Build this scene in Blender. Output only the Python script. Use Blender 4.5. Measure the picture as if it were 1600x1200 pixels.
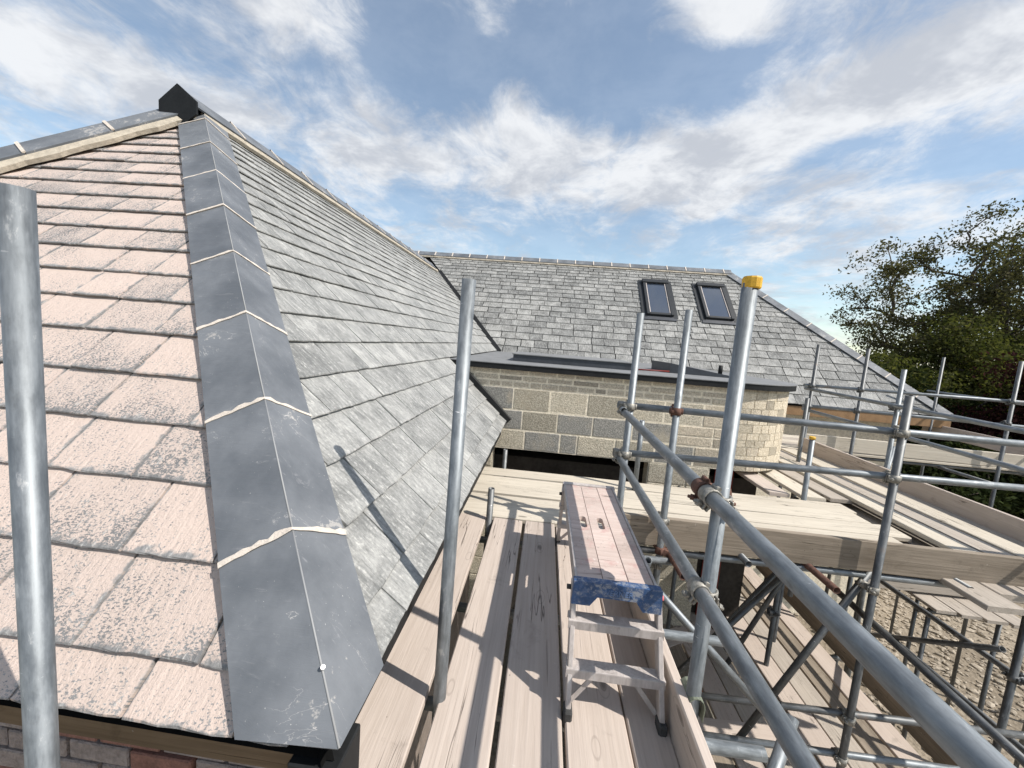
import bpy, math, random
import numpy as np
from mathutils import Vector, Matrix
for o in list(bpy.data.objects): bpy.data.objects.remove(o)
S = bpy.context.scene
COL = S.collection
PI = math.pi

# ------------------------------------------------------------------ camera
cam_d = bpy.data.cameras.new('camera'); cam = bpy.data.objects.new('camera', cam_d); COL.objects.link(cam)
CAMPOS = Vector((0, 0, 1.41))
AXR, AXD, AXF = Vector((.993, .088, .077)), Vector((.086, -.101, -.991)), Vector((-.079, .991, -.108))
AXF.normalize(); AXR = (AXR - AXF*AXR.dot(AXF)).normalized(); AXU = AXR.cross(AXF)
cam.matrix_world = Matrix(((AXR.x, AXU.x, -AXF.x, CAMPOS.x), (AXR.y, AXU.y, -AXF.y, CAMPOS.y), (AXR.z, AXU.z, -AXF.z, CAMPOS.z), (0, 0, 0, 1)))
cam_d.sensor_fit = 'HORIZONTAL'; cam_d.sensor_width = 36; cam_d.lens = 36*620/1600
cam_d.clip_start = .02; cam_d.clip_end = 3000
S.camera = cam

# ------------------------------------------------------------------ sun, sky, exposure
SUN = Vector((.80, -.32, 1)).normalized()
SUN_EL = math.asin(SUN.z); SUN_ROT = math.atan2(SUN.x, SUN.y)
sd = bpy.data.lights.new('sun', 'SUN'); sd.energy = 4.9; sd.angle = math.radians(.53); sd.color = (1, .94, .86)
so = bpy.data.objects.new('sun', sd); COL.objects.link(so); so.rotation_euler = SUN.to_track_quat('Z', 'Y').to_euler()
S.view_settings.view_transform = 'Standard'; S.view_settings.look = 'None'; S.view_settings.gamma = 1
S.view_settings.use_curve_mapping = False; S.view_settings.exposure = .27
S.cycles.max_bounces = 6; S.cycles.diffuse_bounces = 3; S.cycles.glossy_bounces = 3; S.cycles.transmission_bounces = 3; S.cycles.use_adaptive_sampling = True; S.cycles.adaptive_threshold = .025
W = bpy.data.worlds.new('World'); S.world = W; W.use_nodes = True

class NT:
    def __init__(s, tree): s.t = tree; s.n = tree.nodes; s.l = tree.links; s.n.clear()
    def node(s, t, **k):
        n = s.n.new(t)
        for a, b in k.items(): setattr(n, a, b)
        return n
    def put(s, sock, v):
        if v is None: return
        if isinstance(v, bpy.types.NodeSocket): s.l.new(v, sock)
        else:
            try: sock.default_value = v
            except Exception:
                if isinstance(v, (int, float)): sock.default_value = (v,)*len(sock.default_value)
                else: sock.default_value = tuple(v)+(1,)
    def math(s, op, a, b=None, c=None, clamp=False):
        n = s.node('ShaderNodeMath', operation=op, use_clamp=clamp)
        s.put(n.inputs[0], a); s.put(n.inputs[1], b); s.put(n.inputs[2], c); return n.outputs[0]
    def vmath(s, op, a, b=None):
        n = s.node('ShaderNodeVectorMath', operation=op); s.put(n.inputs[0], a); s.put(n.inputs[1], b)
        return n.outputs['Value'] if op in ('DOT_PRODUCT', 'LENGTH', 'DISTANCE') else n.outputs[0]
    def mix(s, f, a, b, blend='MIX'):
        n = s.node('ShaderNodeMix', data_type='RGBA', blend_type=blend)
        s.put(n.inputs[0], f); s.put(n.inputs[6], a); s.put(n.inputs[7], b); return n.outputs[2]
    def noise(s, vec, scale, detail=4, rough=.55, dist=0, col=False):
        n = s.node('ShaderNodeTexNoise'); s.put(n.inputs['Vector'], vec)
        n.inputs['Scale'].default_value = scale; n.inputs['Detail'].default_value = detail
        n.inputs['Roughness'].default_value = rough; n.inputs['Distortion'].default_value = dist
        return n.outputs[1 if col else 0]
    def voro(s, vec, scale, feat='F1', out=0):
        n = s.node('ShaderNodeTexVoronoi', feature=feat); s.put(n.inputs['Vector'], vec); n.inputs['Scale'].default_value = scale
        return n.outputs[out]
    def ramp(s, f, a, b, lo=0., hi=1.):
        n = s.node('ShaderNodeMapRange', interpolation_type='SMOOTHSTEP'); s.put(n.inputs[0], f)
        n.inputs[1].default_value = a; n.inputs[2].default_value = b; n.inputs[3].default_value = lo; n.inputs[4].default_value = hi
        return n.outputs[0]
    def mapping(s, vec, scale=(1, 1, 1), rot=(0, 0, 0), loc=(0, 0, 0)):
        n = s.node('ShaderNodeMapping'); s.put(n.inputs[0], vec)
        n.inputs[1].default_value = loc; n.inputs[2].default_value = rot; n.inputs[3].default_value = scale; return n.outputs[0]
    def bump(s, h, strength=.3, dist=.01, normal=None):
        n = s.node('ShaderNodeBump'); s.put(n.inputs['Height'], h); n.inputs['Strength'].default_value = strength
        n.inputs['Distance'].default_value = dist; s.put(n.inputs['Normal'], normal); return n.outputs[0]

w = NT(W.node_tree); W.cycles.sampling_method = 'MANUAL'; W.cycles.sample_map_resolution = 512
sky = w.node('ShaderNodeTexSky', sky_type='NISHITA', sun_disc=False)
sky.sun_elevation = SUN_EL; sky.sun_rotation = SUN_ROT; sky.altitude = 60; sky.air_density = 1.0; sky.dust_density = .5; sky.ozone_density = 1.0
tc = w.node('ShaderNodeTexCoord'); D = tc.outputs['Generated']
sep = w.node('ShaderNodeSeparateXYZ'); w.put(sep.inputs[0], D)
zz = w.math('MAXIMUM', sep.outputs[2], .0)
den = w.math('ADD', zz, .16)
comb = w.node('ShaderNodeCombineXYZ')
w.put(comb.inputs[0], w.math('DIVIDE', sep.outputs[0], den)); w.put(comb.inputs[1], w.math('DIVIDE', sep.outputs[1], den))
PL = comb.outputs[0]
warp = w.vmath('SCALE', w.vmath('SUBTRACT', w.noise(PL, 1.3, 3, .5, col=True), (.5, .5, .5)), None)
warp.node.inputs['Scale'].default_value = .34
PW = w.vmath('ADD', PL, warp)
# wide cloud banks (cover) laid out over the whole dome, broken up by finer noise
cov = w.noise(w.mapping(PW, (.62, .50, 1), (0, 0, math.radians(24)), (2.4, 1.1, 0)), 1.0, 3, .5)
fine = w.noise(w.mapping(PW, (1.7, 1.0, 1), (0, 0, math.radians(-30))), 2.4, 8, .66, .45)
puff = w.noise(PW, 7.5, 6, .68, .2)
def bank(x, y, r, amt):     # a cloud bank centred at (x, y) of the cloud layer
    d = w.vmath('DISTANCE', PW, (x, y, 0)); return w.math('MULTIPLY', w.ramp(d, 0, r, 1, 0), amt)
BANKS = [(-1.45, 1.10, .38, .26), (-1.15, 1.35, .32, .17), (-.68, 1.02, .22, .12), (-.75, 1.65, .42, .17), (-.2, 1.64, .42, .18), (.15, 1.78, .4, .20), (.55, 1.75, .42, .26), (.66, 1.45, .26, .26),
         (.78, 1.24, .24, .27), (.92, 1.05, .3, .25), (.36, 1.0, .2, .20), (1.3, 1.95, .6, .14), (-.42, 1.2, .34, -.26), (.05, 1.2, .34, -.30), (1.27, 1.5, .22, -.16), (.33, 1.25, .2, -.22), (0, 2.4, .5, -.10)]
dens = w.math('ADD', w.math('MULTIPLY', cov, .22), w.math('MULTIPLY', fine, .62))
dens = w.math('ADD', dens, w.math('MULTIPLY', puff, .26))
for b in BANKS: dens = w.math('ADD', dens, bank(*b))
cl = w.ramp(dens, .47, .72)
shade = w.ramp(w.noise(w.mapping(PW, (1, 1, 1), (0, 0, 0), (.09, .12, 0)), 3.0, 5, .65), .36, .62)
ccol = w.mix(shade, (4.3, 4.5, 4.9), (6.7, 6.8, 6.95))
skyc = w.mix(1, sky.outputs[0], (1.32, 1.32, 1.22), 'MULTIPLY')
mixed = w.mix(w.math('ADD', w.math('MULTIPLY', cl, .78), .15), skyc, ccol)      # thin high veil everywhere, denser in the banks
bg = w.node('ShaderNodeBackground'); w.put(bg.inputs[0], mixed); bg.inputs[1].default_value = .115
wo = w.node('ShaderNodeOutputWorld'); w.l.new(bg.outputs[0], wo.inputs[0])

# ------------------------------------------------------------------ materials
M = {}
def mat(name):
    m = bpy.data.materials.new(name); m.use_nodes = True; t = NT(m.node_tree)
    p = t.node('ShaderNodeBsdfPrincipled'); o = t.node('ShaderNodeOutputMaterial'); t.l.new(p.outputs[0], o.inputs[0])
    M[name] = m; return t, p
def tco(t, k='Object'): return t.node('ShaderNodeTexCoord').outputs[k]
def rnd(t):
    a = t.node('ShaderNodeObjectInfo').outputs['Random']; b = t.node('ShaderNodeNewGeometry').outputs['Random Per Island']
    return t.math('FRACT', t.math('ADD', t.math('MULTIPLY', a, 7.31), b))
def offs(t, v, k=13.7):
    c = t.node('ShaderNodeCombineXYZ'); r = rnd(t)
    t.put(c.inputs[0], t.math('MULTIPLY', r, k)); t.put(c.inputs[1], t.math('MULTIPLY', r, k*1.7)); t.put(c.inputs[2], t.math('MULTIPLY', r, k*.6))
    return t.vmath('ADD', v, c.outputs[0]), r

def slate_mat(name, c0, c1, glare=None, amt=0., var=.5, bs=.8):
    t, p = mat(name)
    uv = tco(t, 'UV'); v, r = offs(t, uv)
    big = t.noise(v, 5, 5, .6); st = t.noise(t.mapping(v, (34, 7, 1), (0, 0, math.radians(32))), 1.7, 7, .72, .5)
    fi = t.noise(v, 70, 5, .75)
    k = t.math('ADD', t.math('MULTIPLY', big, .35), t.math('ADD', t.math('MULTIPLY', st, .42), t.math('MULTIPLY', fi, .23)))
    base = t.mix(t.ramp(k, .36, .64), c0, c1)
    base = t.mix(t.math('MULTIPLY', t.ramp(r, 0, 1), var), base, t.mix(1, base, (.62, .63, .64), 'MULTIPLY'))
    pale = t.math('MULTIPLY', t.ramp(t.math('ADD', t.math('MULTIPLY', st, .55), t.math('MULTIPLY', fi, .5)), .565, .66), .6)
    base = t.mix(pale, base, (.58, .575, .55))
    ed = t.node('ShaderNodeUVMap', uv_map='edge').outputs[0]
    s2 = t.node('ShaderNodeSeparateXYZ'); t.put(s2.inputs[0], ed)
    x, y = s2.outputs[0], s2.outputs[1]
    if glare:  # sun glare painted over the grey slate as a flecked film
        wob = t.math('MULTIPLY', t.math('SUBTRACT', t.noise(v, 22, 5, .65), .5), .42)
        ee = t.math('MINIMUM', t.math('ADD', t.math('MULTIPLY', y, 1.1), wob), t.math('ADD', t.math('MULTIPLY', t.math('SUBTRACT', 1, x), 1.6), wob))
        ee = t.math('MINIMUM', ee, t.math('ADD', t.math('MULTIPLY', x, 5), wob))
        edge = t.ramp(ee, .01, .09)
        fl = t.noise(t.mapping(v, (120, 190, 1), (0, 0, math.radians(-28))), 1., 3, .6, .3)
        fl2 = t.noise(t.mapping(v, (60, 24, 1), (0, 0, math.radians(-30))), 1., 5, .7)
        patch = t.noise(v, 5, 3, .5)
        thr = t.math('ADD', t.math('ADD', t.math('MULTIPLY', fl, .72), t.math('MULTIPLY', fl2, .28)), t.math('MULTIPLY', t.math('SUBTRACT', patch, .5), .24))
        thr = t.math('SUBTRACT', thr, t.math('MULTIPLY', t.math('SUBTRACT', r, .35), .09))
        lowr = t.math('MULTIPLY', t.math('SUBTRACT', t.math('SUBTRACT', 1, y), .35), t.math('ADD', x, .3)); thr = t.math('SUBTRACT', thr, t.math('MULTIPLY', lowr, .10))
        gm = t.math('MULTIPLY', t.ramp(thr, .385, .435), edge)
        gm = t.math('MULTIPLY', gm, amt)
        gcol = t.mix(big, glare, tuple(c*1.08 for c in glare)); gcol = t.mix(t.math('MULTIPLY', r, .55), gcol, t.mix(1, gcol, (.80, .82, .84), 'MULTIPLY'))
        base = t.mix(gm, base, gcol)
    t.put(p.inputs['Base Color'], base); p.inputs['Roughness'].default_value = .7
    p.inputs['Specular IOR Level'].default_value = .22
    h = t.math('ADD', t.math('MULTIPLY', st, 1.2), t.math('ADD', t.math('MULTIPLY', big, .7), t.math('MULTIPLY', fi, .6)))
    t.put(p.inputs['Normal'], t.bump(h, bs, .007))
slate_mat('slate', (.16, .165, .163), (.44, .44, .425), bs=.9)
slate_mat('slate_far', (.13, .13, .126), (.41, .41, .395), var=.85, bs=1.)
slate_mat('slate_glare', (.17, .172, .175), (.33, .325, .32), glare=(.55, .45, .395), amt=.97)  # hip end slates: sun glare put into the colour as pale pink

def plain(name, col, rough=.6, metal=0, spec=.4, var=.25, scale=12, bump=.2, bd=.004, col2=None, tex='Object'):
    t, p = mat(name); v, r = offs(t, tco(t, tex))
    n1 = t.noise(v, scale, 6, .65); n2 = t.noise(v, scale*7, 4, .6)
    k = t.math('ADD', t.math('MULTIPLY', n1, .65), t.math('MULTIPLY', n2, .35))
    c = t.mix(t.ramp(k, .3, .7), tuple(x*(1-var) for x in col), col2 or tuple(min(1, x*(1+var)) for x in col))
    c = t.mix(t.math('MULTIPLY', r, .25), c, t.mix(1, c, (.75, .75, .76), 'MULTIPLY'))
    t.put(p.inputs['Base Color'], c); p.inputs['Roughness'].default_value = rough; p.inputs['Metallic'].default_value = metal
    p.inputs['Specular IOR Level'].default_value = spec
    if bump: t.put(p.inputs['Normal'], t.bump(k, bump, bd))
    return t, p, v
plain('mortar', (.58, .52, .455), .9, var=.18, scale=30, bump=.8, bd=.008)
plain('mortar_tan', (.42, .375, .305), .9, var=.22, scale=26, bump=.9, bd=.008)
plain('wall_mortar', (.74, .67, .54), .95, var=.28, scale=24, bump=1, bd=.01)
plain('plaster', (.30, .25, .23), .95, var=.35, scale=14, bump=1, bd=.02)
plain('house_wall', (.20, .165, .14), .95, var=.3, scale=12, bump=.8, bd=.01)
plain('brick', (.26, .13, .10), .9, var=.35, scale=18, bump=.8, bd=.01)
plain('black_trim', (.014, .015, .016), .55, spec=.2, var=.3, scale=9, bump=.1)
plain('dark_flash', (.04, .045, .055), .5, spec=.5, var=.3, scale=6, bump=.2)
plain('felt', (.19, .195, .20), .8, var=.2, scale=5, bump=.3)
plain('fresh_timber', (.27, .165, .085), .75, var=.25, scale=8, bump=.3)
plain('red_steel', (.16, .018, .012), .5, var=.4, scale=6, bump=.2)
plain('void_black', (.006, .006, .006), .95, spec=.05, var=.2, bump=0)
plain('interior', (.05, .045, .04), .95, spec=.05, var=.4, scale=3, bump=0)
plain('rust', (.115, .058, .042), .85, var=.5, scale=40, bump=.6)
plain('zinc', (.26, .25, .225), .55, metal=.45, var=.5, scale=60, bump=.3)
plain('yellow_cap', (.62, .36, .03), .55, var=.25, scale=30, bump=.2)
plain('pink_cap', (.65, .16, .17), .5, var=.2, bump=.1)
plain('green_tape', (.17, .19, .145), .5, var=.4, scale=30, bump=.3)
plain('green_net', (.02, .16, .10), .7, var=.4, scale=30, bump=.3)
plain('rubber', (.05, .05, .05), .8, var=.4, scale=30, bump=.3)
plain('window_frame', (.018, .02, .022), .4, spec=.5, var=.2, bump=.05)
plain('bark', (.085, .07, .055), .95, var=.4, scale=6, bump=.8, bd=.02)
plain('stone', (.33, .285, .225), .95, var=.4, scale=8, bump=.6)
plain('text_blue', (.11, .18, .33), .6, var=.3, scale=60, bump=.1)
plain('screw', (.55, .55, .55), .35, metal=.7, var=.1, bump=0)

t, p = mat('glass_pane')
p.inputs['Base Color'].default_value = (.03, .04, .06, 1); p.inputs['Roughness'].default_value = .06; p.inputs['Specular IOR Level'].default_value = .9
p.inputs['Coat Weight'].default_value = 1.; p.inputs['Coat IOR'].default_value = 1.9; p.inputs['Coat Roughness'].default_value = .03

t, p = mat('hip_slate')
v, r = offs(t, tco(t))
n1 = t.noise(v, 3.2, 5, .6); n2 = t.noise(v, 40, 5, .7); n3 = t.noise(t.mapping(v, (3, 22, 9), (.3, .4, .7)), 1.5, 6, .7, 1.2)
c = t.mix(t.ramp(n1, .3, .7), (.098, .108, .122), (.172, .184, .20))
c = t.mix(t.math('MULTIPLY', t.ramp(n3, .60, .74), .55), c, (.27, .275, .29))
c = t.mix(t.math('MULTIPLY', t.ramp(t.math('MULTIPLY', n2, t.ramp(n1, .35, .75)), .43, .50), .5), c, (.50, .47, .43))
ln = t.noise(t.mapping(v, (2.2, 5, 2.2), (.4, .9, .2)), 2.1, 5, .55, .8)
c = t.mix(t.math('MULTIPLY', t.math('MULTIPLY', t.ramp(t.math('ABSOLUTE', t.math('SUBTRACT', ln, .5)), .0, .0045, 1, 0), t.ramp(n1, .50, .62)), .7), c, (.50, .48, .46))
fs = t.noise(v, 150, 2, .5); c = t.mix(t.math('MULTIPLY', t.ramp(fs, .70, .76), t.ramp(t.noise(v, 7, 3), .45, .7)), c, (.55, .54, .52))
c = t.mix(t.math('MULTIPLY', r, .35), c, t.mix(1, c, (.72, .74, .78), 'MULTIPLY'))
t.put(p.inputs['Base Color'], c); t.put(p.inputs['Roughness'], t.ramp(n3, .3, .7, .5, .7)); p.inputs['Specular IOR Level'].default_value = .3
t.put(p.inputs['Normal'], t.bump(t.math('ADD', n3, t.math('MULTIPLY', n2, .4)), .28, .004))

t, p = mat('hip_edge')
p.inputs['Base Color'].default_value = (.27, .275, .28, 1); p.inputs['Roughness'].default_value = .7

def galv(name, dark, light, rough=.42, metal=.75):
    t, p = mat(name); v, r = offs(t, tco(t))
    n1 = t.noise(t.mapping(v, (1, 1, .35)), 26, 7, .72); n2 = t.noise(t.mapping(v, (1, 1, .10)), 110, 3, .6); n3 = t.noise(v, 3.5, 4, .6)
    k = t.math('ADD', t.math('MULTIPLY', n1, .5), t.math('ADD', t.math('MULTIPLY', n2, .25), t.math('MULTIPLY', n3, .25)))
    c = t.mix(t.ramp(k, .38, .62), dark, light)
    c = t.mix(t.math('MULTIPLY', t.ramp(n1, .60, .68), .45), c, (.55, .55, .54))           # dried cement specks
    sc = t.noise(t.mapping(v, (30, 30, 150)), 1., 3, .5)                                   # bright nicks across the tube
    nick = t.math('MULTIPLY', t.ramp(sc, .70, .74), t.ramp(t.noise(v, 6, 2), .50, .62))
    c = t.mix(nick, c, (.78, .78, .77))
    dk = t.math('MULTIPLY', t.ramp(t.noise(t.mapping(v, (1, 1, .5)), 13, 5, .65), .60, .70), .55); c = t.mix(dk, c, tuple(x*.45 for x in dark))
    rs = t.math('MULTIPLY', t.ramp(n3, .64, .74), .5); c = t.mix(rs, c, (.20, .13, .085))
    c = t.mix(t.math('MULTIPLY', r, .3), c, t.mix(1, c, (.72, .73, .75), 'MULTIPLY'))
    t.put(p.inputs['Base Color'], c); t.put(p.inputs['Metallic'], t.math('SUBTRACT', metal, t.math('MULTIPLY', t.math('ADD', rs, dk), .6), clamp=True))
    t.put(p.inputs['Roughness'], t.ramp(k, .3, .7, rough-.07, rough+.14))
    t.put(p.inputs['Normal'], t.bump(k, .2, .003))
galv('galv', (.145, .16, .172), (.275, .298, .315), .50, .62)
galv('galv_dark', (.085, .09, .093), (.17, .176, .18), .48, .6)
galv('aluminium', (.36, .325, .305), (.54, .495, .47), .65, .2)

def wood(name, c0, c1, crack=.8, dirt=.5):
    t, p = mat(name); v, r = offs(t, tco(t), 17)
    gv = t.mapping(v, (.55, 9, 9)); wv = t.noise(t.mapping(v, (.8, 2.2, 2.2)), 1.4, 3, .5)
    g1 = t.noise(gv, 3.2, 6, .6, .9); g2 = t.noise(t.mapping(v, (.9, 34, 34)), 2.2, 4, .6, .3)
    big = t.noise(t.mapping(v, (.7, 1.4, 1.4)), 2.0, 4, .6)
    c = t.mix(t.ramp(t.math('ADD', t.math('MULTIPLY', g1, .5), t.math('MULTIPLY', g2, .5)), .26, .74), c0, c1)
    c = t.mix(t.math('MULTIPLY', t.ramp(big, .45, .75), .45*dirt), c, tuple(x*.55 for x in c0))
    # growth rings around knots, cracks that run with the grain
    kv = t.mapping(v, (1.6, 4.2, 4.2)); kd = t.voro(kv, 1.3)
    knot = t.ramp(kd, .05, .10, 1, 0)
    c = t.mix(t.math('MULTIPLY', knot, .75), c, tuple(x*.36 for x in c0))
    ring = t.math('MULTIPLY', t.ramp(t.math('SINE', t.math('MULTIPLY', kd, 95)), .6, 1), t.ramp(kd, .1, .24, .45, 0))
    c = t.mix(ring, c, tuple(x*.5 for x in c0))
    cr = t.noise(t.mapping(v, (.32, 8.5, 8.5)), 2.4, 3, .45, .35)
    cm = t.ramp(t.math('ABSOLUTE', t.math('SUBTRACT', cr, .5)), .0, .011, 1, 0)
    cm = t.math('MULTIPLY', cm, t.ramp(t.noise(t.mapping(v, (.8, 2, 2)), 1.9, 2), .50, .58))
    c = t.mix(t.math('MULTIPLY', cm, crack), c, tuple(x*.22 for x in c0))
    fp = t.noise(v, 5.5, 5, .7, .6); c = t.mix(t.math('MULTIPLY', t.ramp(fp, .58, .72), .40), c, tuple(x*.58 for x in c0))          # trodden-in dirt
    ms = t.noise(v, 16, 6, .75, .4); c = t.mix(t.math('MULTIPLY', t.ramp(ms, .66, .72), .5), c, (.62, .58, .53))                        # mortar droppings
    sp = t.voro(v, 26); c = t.mix(t.math('MULTIPLY', t.ramp(sp, .05, .10, 1, 0), t.ramp(big, .55, .62)), c, tuple(x*.35 for x in c0))
    c = t.mix(t.math('MULTIPLY', r, .45), c, t.mix(1, c, (.80, .79, .78), 'MULTIPLY'))
    t.put(p.inputs['Base Color'], c); p.inputs['Roughness'].default_value = .85; p.inputs['Specular IOR Level'].default_value = .2
    h = t.math('SUBTRACT', t.math('ADD', g1, t.math('MULTIPLY', g2, .8)), t.math('ADD', t.math('MULTIPLY', cm, 1.6), t.math('MULTIPLY', knot, .6)))
    t.put(p.inputs['Normal'], t.bump(h, .5, .004))
wood('board', (.435, .370, .322), (.535, .465, .412), dirt=.45)
wood('board_brown', (.19, .158, .122), (.33, .28, .225), dirt=.9)
wood('board_pale', (.46, .415, .345), (.60, .55, .465), dirt=.5)
wood('board_grey', (.32, .285, .245), (.46, .41, .355), dirt=.6)
wood('ply', (.46, .37, .33), (.60, .50, .455), crack=.5, dirt=.9)
t = NT.__new__(NT); t.t = M['ply'].node_tree; t.n = t.t.nodes; t.l = t.t.links        # old red and grey splashes on the step's top
p = next(n for n in t.n if n.type == 'BSDF_PRINCIPLED'); c0 = p.inputs['Base Color'].links[0].from_socket; v = tco(t)
c1 = t.mix(t.math('MULTIPLY', t.ramp(t.noise(v, 9, 6, .7, .5), .52, .66), .45), c0, (.42, .20, .19))
c1 = t.mix(t.math('MULTIPLY', t.ramp(t.noise(t.mapping(v, (1, 1, 1), (0, 0, 0), (3, 1, 0)), 26, 5, .75), .60, .68), .6), c1, (.60, .56, .53))
t.put(p.inputs['Base Color'], t.mix(t.math('MULTIPLY', t.ramp(t.noise(t.mapping(v, (1, 1, 1), (0, 0, 0), (7, 2, 0)), 34, 4, .7), .63, .69), .6), c1, (.16, .14, .135)))
wood('fascia_wood', (.13, .09, .055), (.21, .15, .095), dirt=.8)

def block_mat(name, c0, c1, sc=55):
    t, p = mat(name); v, r = offs(t, tco(t))
    a = t.noise(v, sc, 5, .75); b = t.voro(v, sc*1.5); g = t.noise(v, 3.5, 4, .6)
    k = t.math('ADD', t.math('MULTIPLY', a, .7), t.math('MULTIPLY', b, .45))
    c = t.mix(t.ramp(k, .36, .80), c0, c1)
    c = t.mix(t.ramp(g, .5, .72, 0, .55), c, (.47, .41, .31))
    c = t.mix(t.math('MULTIPLY', t.ramp(r, .55, 1), .75), c, t.mix(1, c, (.52, .53, .54), 'MULTIPLY'))
    t.put(p.inputs['Base Color'], c); p.inputs['Roughness'].default_value = .95; p.inputs['Specular IOR Level'].default_value = .15
    t.put(p.inputs['Normal'], t.bump(k, .9, .006))
block_mat('block', (.30, .272, .215), (.64, .585, .475))
block_mat('block_grey', (.17, .168, .158), (.36, .35, .32))
block_mat('brick_tan', (.36, .315, .25), (.60, .535, .43), 45)
block_mat('brick_cream', (.44, .38, .285), (.68, .61, .49), 40)

t, p, v = plain('blue_plastic', (.03, .075, .18), .5, var=.3, scale=20, bump=.3)
c0 = p.inputs['Base Color'].links[0].from_socket
sp = t.noise(v, 48, 6, .78, .5); wr = t.noise(t.mapping(v, (1, 1, 2)), 11, 5, .65)
k = t.math('MAXIMUM', t.math('MULTIPLY', t.ramp(sp, .46, .60), t.ramp(wr, .38, .60)), t.ramp(wr, .60, .68))
t.put(p.inputs['Base Color'], t.mix(t.math('MULTIPLY', k, .8), c0, (.30, .31, .33)))

def leaf(name, c0, c1, tr=.35):
    m = bpy.data.materials.new(name); m.use_nodes = True; t = NT(m.node_tree); M[name] = m
    r = t.node('ShaderNodeNewGeometry').outputs['Random Per Island']
    c = t.mix(r, c0, c1)
    d = t.node('ShaderNodeBsdfDiffuse'); t.put(d.inputs[0], c); g = t.node('ShaderNodeBsdfTranslucent'); t.put(g.inputs[0], t.mix(1, c, (1.2, 1.3, .6), 'MULTIPLY'))
    mx = t.node('ShaderNodeMixShader'); mx.inputs[0].default_value = tr; t.l.new(d.outputs[0], mx.inputs[1]); t.l.new(g.outputs[0], mx.inputs[2])
    o = t.node('ShaderNodeOutputMaterial'); t.l.new(mx.outputs[0], o.inputs[0])
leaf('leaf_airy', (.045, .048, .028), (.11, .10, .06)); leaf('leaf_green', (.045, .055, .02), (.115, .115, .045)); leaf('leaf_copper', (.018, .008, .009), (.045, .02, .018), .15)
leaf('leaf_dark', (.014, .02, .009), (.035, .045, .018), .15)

t, p = mat('ground'); v = tco(t)
n1 = t.noise(v, .5, 5, .6); n2 = t.noise(v, 9, 6, .7); n3 = t.voro(v, 14)
c = t.mix(t.ramp(n1, .35, .65), (.21, .175, .13), (.30, .255, .195)); c = t.mix(t.ramp(n2, .4, .7, 0, .6), c, (.14, .115, .085))
t.put(p.inputs['Base Color'], c); p.inputs['Roughness'].default_value = .97
t.put(p.inputs['Normal'], t.bump(t.math('ADD', n2, n3), .8, .03))

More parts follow.
